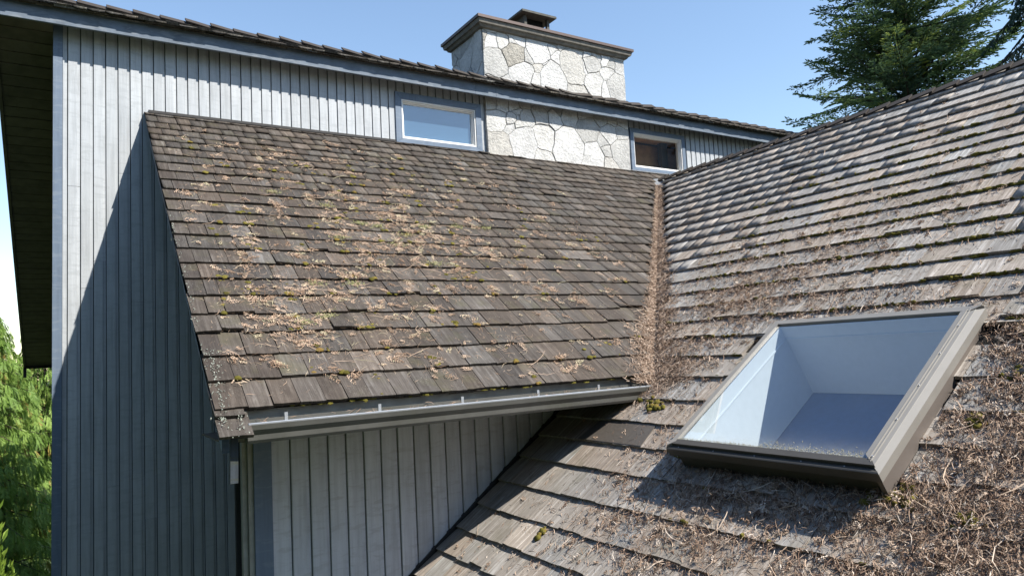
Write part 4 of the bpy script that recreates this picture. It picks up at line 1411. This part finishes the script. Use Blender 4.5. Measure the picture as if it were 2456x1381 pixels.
# pale fluffy moss tufts on the front roof
tq = [(1.95, 2.6), (2.2, 2.75), (2.5, 2.55), (1.75, 2.55), (2.05, 2.95), (2.9, 2.5), (1.0, 3.72), (1.35, 3.72), (0.75, 4.3), (2.3, 3.35), (1.5, 2.2), (1.45, 2.9), (3.3, 2.5), (1.0, 1.95), (0.95, 4.2)]
pa, ps_ = [], []
for x_, s_ in tq:
    for _ in range(70):
        pa.append(x_ + random.gauss(0, 0.05)); ps_.append(s_ + random.gauss(0, 0.024))
pa, ps_ = np.array(pa), np.array(ps_); n = len(pa)
V, F, Rv = strips('B', pa, ps_, surf_h(cBa, ps_) + rng.uniform(0.0, 0.022, n), rng.uniform(0.012, 0.04, n), rng.uniform(0.004, 0.008, n), rng.uniform(0, 6.283, n), rng.normal(0, 1.5, n), rng.uniform(-0.01, 0.016, n), rng.random(n))
o = np_mesh('pale_moss', V, F, Rv, M['moss_grey'])
tag(o, 'pale yellow-green moss tufts among the dry fronds', 'moss', kind='stuff')
# lichen crust along the left edge and the corner tail
n = 330
s_ = np.concatenate([rng.uniform(2.5, 5.2, 120), rng.uniform(4.6, 5.28, 120), 5.25 + np.abs(rng.normal(0, 0.09, 90))])
a_ = np.concatenate([-0.03 + rng.normal(0, 0.012, 120), -0.01 + np.abs(rng.normal(0, 0.03, 120)), np.where(rng.random(90) < 0.5, rng.normal(-0.01, 0.03, 90), rng.normal(0.11, 0.02, 90))])
h_ = np.concatenate([surf_h(cBa, s_[:240]), np.interp(s_[240:], [5.24, 5.475], [0.012, 0.004]) - 0.004])
V, F, Rv = strips('B', a_, s_, h_ + rng.uniform(0.001, 0.008, n), rng.uniform(0.006, 0.018, n), rng.uniform(0.004, 0.009, n), rng.uniform(0, 6.283, n), rng.normal(0, 1.0, n), rng.uniform(-0.004, 0.006, n), rng.random(n))
o = np_mesh('lichen', V, F, Rv, M['lichen'])
tag(o, 'grey-green lichen crusting the left corner of the lower roof', 'lichen', kind='stuff')


# ------------------------------------------------------------------ trees
def quads_from(base, dirv, up, length, width, rnd, cross=True):
    """tapered leaf-like quads; base, dirv, up (n,3)"""
    side = np.cross(dirv, up); side /= np.linalg.norm(side, axis=1, keepdims=True) + 1e-9
    up2 = np.cross(side, dirv)
    out = []
    for sd in ((side, up2) if cross else (side,)):
        p0 = base; p2 = base + dirv * length[:, None]
        mid = base + dirv * (length * 0.55)[:, None]
        p1 = mid + sd * width[:, None] / 2; p3 = mid - sd * width[:, None] / 2
        n = len(base)
        V = np.concatenate([p0, p1, p2, p3])
        F = np.stack([np.arange(n), np.arange(n) + n, np.arange(n) + 2 * n, np.arange(n) + 3 * n], 1)
        out.append((V, F, np.tile(rnd, 4)))
    return out


def norm(v):
    return v / (np.linalg.norm(v, axis=1, keepdims=True) + 1e-9)


def fir(name, label, base, height, z_lo, z_hi, r_at, limbs, mat, droop=0.0, seed=1, shoot=0.10, dens=1.0, trunk_r=0.28):
    r = np.random.default_rng(seed)
    t = empty(name, base)
    tag(t, label, 'tree')
    b = Vector(base)
    pts = [b + Vector((math.sin(i * 1.3) * 0.05, math.cos(i) * 0.05, height * i / 8)) for i in range(9)]
    tb = MB().tube(pts, [trunk_r * (1 - i / 8.6) for i in range(9)], 8)
    tb.build('trunk', M['bark'], t, True)
    lb = MB()
    B, D, U, L, Wd_, Rn = [], [], [], [], [], []
    for i in range(limbs):
        f = i / limbs
        z = z_lo + (z_hi - z_lo) * f + r.uniform(-0.4, 0.4)
        az = i * 2.399 + r.uniform(-0.5, 0.5)
        ln = r_at(z) * r.uniform(0.66, 0.99)
        el = r.uniform(-0.05, 0.85) - droop * r.uniform(0.9, 1.5)
        out = np.array([math.cos(az), math.sin(az), 0.0])
        p = np.array([base[0], base[1], z])
        steps = max(4, int(ln / 0.11))
        path = [p.copy()]
        d = out * math.cos(el) + np.array([0, 0, math.sin(el)])
        tone = np.clip(r.normal(0.45, 0.25), 0, 0.95)
        for k_ in range(steps):
            d = d + np.array([r.normal(0, 0.03), r.normal(0, 0.03), (-0.035 * (1 if k_ < steps * .55 else -1.0)) - droop * 0.03])
            d /= np.linalg.norm(d)
            path.append(path[-1] + d * ln / steps)
        path = np.array(path)
        lb.tube([path[0], path[steps // 2], path[-1]], [0.035 * ln / 3 + 0.008, 0.018, 0.004], 4)
        for k_ in range(2, steps + 1):
            fk = k_ / steps
            dd = path[k_] - path[k_ - 1]; dd /= np.linalg.norm(dd)
            sd = np.cross(dd, [0, 0, 1.0]); sd /= np.linalg.norm(sd) + 1e-9
            tl_max = (0.14 + 0.60 * (1 - fk) * min(1.0, fk * 3.2)) * min(1.0, ln / 1.8)
            for sg in (-1, 1):
                if r.random() > dens: continue
                ang = r.uniform(0.6, 1.0)
                td = dd * math.cos(ang) + sd * sg * math.sin(ang) + np.array([0, 0, r.uniform(-0.25, 0.15) - droop * 0.5])
                td /= np.linalg.norm(td)
                tl = tl_max * r.uniform(0.6, 1.15)
                m = max(2, int(tl / 0.045))
                q = path[k_]
                ts = np.cross(td, [0, 0, 1.0]); ts /= np.linalg.norm(ts) + 1e-9
                for j in range(m):
                    q = q + td * tl / m
                    td = td + np.array([0, 0, -0.02 - droop * 0.06]); td /= np.linalg.norm(td)
                    for s2 in (-1, 1):
                        if r.random() < 0.12: continue
                        a2 = r.uniform(0.55, 1.0)
                        sdv = td * math.cos(a2) + ts * s2 * math.sin(a2) + np.array([r.normal(0, .1), r.normal(0, .1), r.uniform(-0.2, 0.22) - droop * 0.5])
                        B.append(q); D.append(sdv); L.append(shoot * r.uniform(0.6, 1.25) * (1.1 - 0.4 * j / m)); Rn.append(tone + r.normal(0, 0.16))
                B.append(q); D.append(td); L.append(shoot * r.uniform(0.8, 1.3)); Rn.append(tone + 0.1)
            # brush of needles along the limb itself
            B.append(path[k_ - 1]); D.append(dd); L.append(ln / steps * 1.2); Rn.append(tone)
    lb.build('limbs', M['bark'], t)['kind'] = 'stuff'
    B = np.array(B); D = norm(np.array(D)); L = np.array(L); Rn = np.clip(np.array(Rn), 0, 1)
    U = np.tile(np.array([[0.05, 0.03, 1.0]]), (len(B), 1))
    parts = quads_from(B, D, U, L, L * 0.22 + 0.004, Rn, True)
    V, F, Rv = merge(parts)
    o = np_mesh('crown', V, F, Rv, mat, t)
    o['kind'] = 'stuff'
    return t, len(B)


TZ = lambda z: max(0.35, 2.85 - 0.30 * (z - 1.4))
fir('fir_tree', 'tall blue-green fir rising behind the side roof ridge', (14.25, -1.15, GROUND), 19.5, 0.0, 6.6, TZ, 190, M['needle'], 0.0, 5, 0.115, 0.92)
fir('fir_tree', 'darker drooping conifer at the right edge behind the side roof', (13.9, -3.9, GROUND), 18.5, -0.6, 5.4, lambda z: max(0.3, 2.9 - 0.46 * (z - 0.4)), 85, M['needle_dark'], 0.75, 9, 0.10, 0.9)


def cedar(name, label, base, height, r_max, z_lo, n_br, mat, seed, tip):
    r = np.random.default_rng(seed)
    t = empty(name, base)
    tag(t, label, 'tree')
    b = Vector(base)
    MB().tube([b, b + Vector((0.05, 0, height * 0.5)), b + Vector((0, 0.05, height * 0.97))], [0.3, 0.16, 0.03], 8).build('trunk', M['bark'], t, True)
    lb = MB()
    B, D, U, L, Wd_, Rn = [], [], [], [], [], []
    for i in range(n_br):
        f = (i + r.random()) / n_br
        z = z_lo + (height + base[2] - z_lo) * f ** 0.9
        ln = r_max * (1 - (z - z_lo) / (height + base[2] - z_lo + 0.3)) ** 0.8 * r.uniform(0.7, 1.1) + 0.15
        az = i * 2.399 + r.uniform(-0.4, 0.4)
        out = np.array([math.cos(az), math.sin(az), 0])
        steps = max(4, int(ln / 0.12))
        p = np.array([base[0], base[1], z]); path = [p]
        el = 0.45
        for k_ in range(steps):
            el -= 0.95 / steps
            p = p + (out * math.cos(el) + np.array([0, 0, math.sin(el)])) * ln / steps
            path.append(p)
        path = np.array(path)
        lb.tube([path[0], path[steps // 2], path[-1]], [0.03, 0.016, 0.004], 4)
        tone = np.clip(r.normal(0.5, 0.15), 0, 1)
        sd = np.array([-out[1], out[0], 0])
        for k_ in range(1, steps + 1):
            for sg in (-1, 0, 1):
                # a side spray, then strands that hang from it
                if r.random() < 0.12: continue
                o0 = path[k_] + sd * sg * r.uniform(0.05, 0.28)
                sl_ = r.uniform(0.18, 0.45)
                m = int(sl_ / 0.035)
                dirn = out * 0.45 + sd * sg * 0.35 + np.array([0, 0, -0.35]); q = o0.copy()
                yellow = r.random() < 0.03
                tn = 1.0 if yellow else np.clip(tone + r.normal(0, 0.12), 0, 0.9)
                wv = r.uniform(0, 6.28)
                perp = np.array([math.cos(wv), math.sin(wv), 0.0])
                for j in range(m):
                    dirn = dirn + np.array([0, 0, -0.19]) + r.normal(0, 0.05, 3); dirn /= np.linalg.norm(dirn)
                    q = q + dirn * sl_ / m
                    wl = 0.13 * math.sin(math.pi * min(1, (j + 2) / (m + 2))) + 0.02
                    for s2 in (-1, 1):
                        B.append(q); D.append(dirn * 0.8 + perp * s2 * 0.6); L.append(wl * r.uniform(0.7, 1.2)); Rn.append(tn + r.normal(0, 0.07))
                    U.append(np.cross(dirn, perp)); U.append(np.cross(dirn, perp))
    lb.build('limbs', M['bark'], t)['kind'] = 'stuff'
    B = np.array(B); D = norm(np.array(D)); L = np.array(L); U = norm(np.array(U) + r.normal(0, 0.25, (len(B), 3)))
    parts = quads_from(B, D, U, L, L * 0.22, np.clip(np.array(Rn), 0, 1), False)
    V, F, Rv = merge(parts)
    o = np_mesh('crown', V, F, Rv, mat, t)
    o['kind'] = 'stuff'
    return t


cedar('cedar_tree', 'bright green drooping cedar left of the house corner', (-2.45, 12.6, GROUND), 6.9, 2.3, GROUND + 0.1, 210, M['cedar'], 21, -1.3)
cedar('cedar_tree', 'second drooping cedar close behind the house corner', (-1.2, 17.0, GROUND), 6.6, 2.6, GROUND + 0.3, 110, M['cedar'], 22, -1.3)


def shrub(name, label, base, rad, h, n, mat, seed):
    r = np.random.default_rng(seed)
    t = empty(name, base); tag(t, label, 'shrub')
    MB().tube([Vector(base), Vector(base) + Vector((0.02, 0.01, h * 0.6))], [0.05, 0.02], 6).build('stem', M['bark'], t)
    u = norm(r.normal(0, 1, (n, 3))); u[:, 2] = np.abs(u[:, 2])
    rr_ = r.uniform(0.55, 1.0, n) ** 0.5 * (1 + 0.12 * np.sin(u[:, 0] * 9) * np.sin(u[:, 1] * 8))
    B = np.array(base) + u * np.array([rad, rad, h]) * rr_[:, None]
    D = norm(u * 0.7 + r.normal(0, 0.35, (n, 3)) + np.array([0, 0, 0.5]))
    V, F, Rv = merge(quads_from(B, D, norm(r.normal(0, 1, (n, 3))), r.uniform(0.05, 0.12, n), r.uniform(0.015, 0.035, n), r.random(n), True))
    o = np_mesh('crown', V, F, Rv, mat, t); o['kind'] = 'stuff'


shrub('shrub', 'small yellow-green shrub at the foot of the cedar', (-1.40, -0.9, GROUND), 0.32, 3.72, 9000, M['shrub'], 4)
# ------------------------------------------------------------------ ring of unseen conifers added to block sky light, behind and beside the viewer
wr = np.random.default_rng(77)
wb = MB()
B, D, L = [], [], []
for phi in list(range(-150, 16, 9)) + [44, 52, 60, 69]:
    ph = math.radians(phi + wr.uniform(-2, 2))
    dist = wr.uniform(19, 25)
    bx_, by_ = 1.5 + math.sin(ph) * dist, -4.0 - math.cos(ph) * dist
    hh_ = wr.uniform(16, 22) if phi < 5 else wr.uniform(13, 16)
    rad_ = wr.uniform(2.6, 3.6)
    wb.tube([(bx_, by_, GROUND), (bx_, by_, GROUND + hh_)], [0.35, 0.04], 6)
    n_ = 2600
    f_ = wr.random(n_) ** 1.25
    a_ = wr.uniform(0, 6.283, n_)
    r_ = rad_ * (1 - f_) ** 0.85 * (0.45 + 0.55 * wr.random(n_) ** 0.5) * (1 + 0.2 * np.sin(f_ * 60))
    p_ = np.stack([bx_ + np.cos(a_) * r_, by_ + np.sin(a_) * r_, GROUND + 0.6 + f_ * (hh_ - 0.6)], 1)
    d_ = norm(np.stack([np.cos(a_), np.sin(a_), wr.normal(-0.5, 0.25, n_)], 1))
    B.append(p_); D.append(d_); L.append(wr.uniform(0.5, 1.1, n_))
wo = empty('added_shade_trees', (0, -20, GROUND))
tag(wo, 'added ring of dark conifers out of view, blocking sky light', 'wood', kind='stuff')
wb.build('trunks', M['bark'], wo)['kind'] = 'stuff'
B, D, L = np.concatenate(B), np.concatenate(D), np.concatenate(L)
V, F, Rv = merge(quads_from(B, D, norm(wr.normal(0, 0.4, (len(B), 3)) + np.array([0, 0, 1.0])), L, L * 0.6, wr.random(len(B)), True))
np_mesh('crowns', V, F, Rv, M['needle_dark'], wo)['kind'] = 'stuff'
print('objects', len(bpy.data.objects), 'tris', sum(len(o.data.polygons) for o in bpy.data.objects if o.type == 'MESH'))
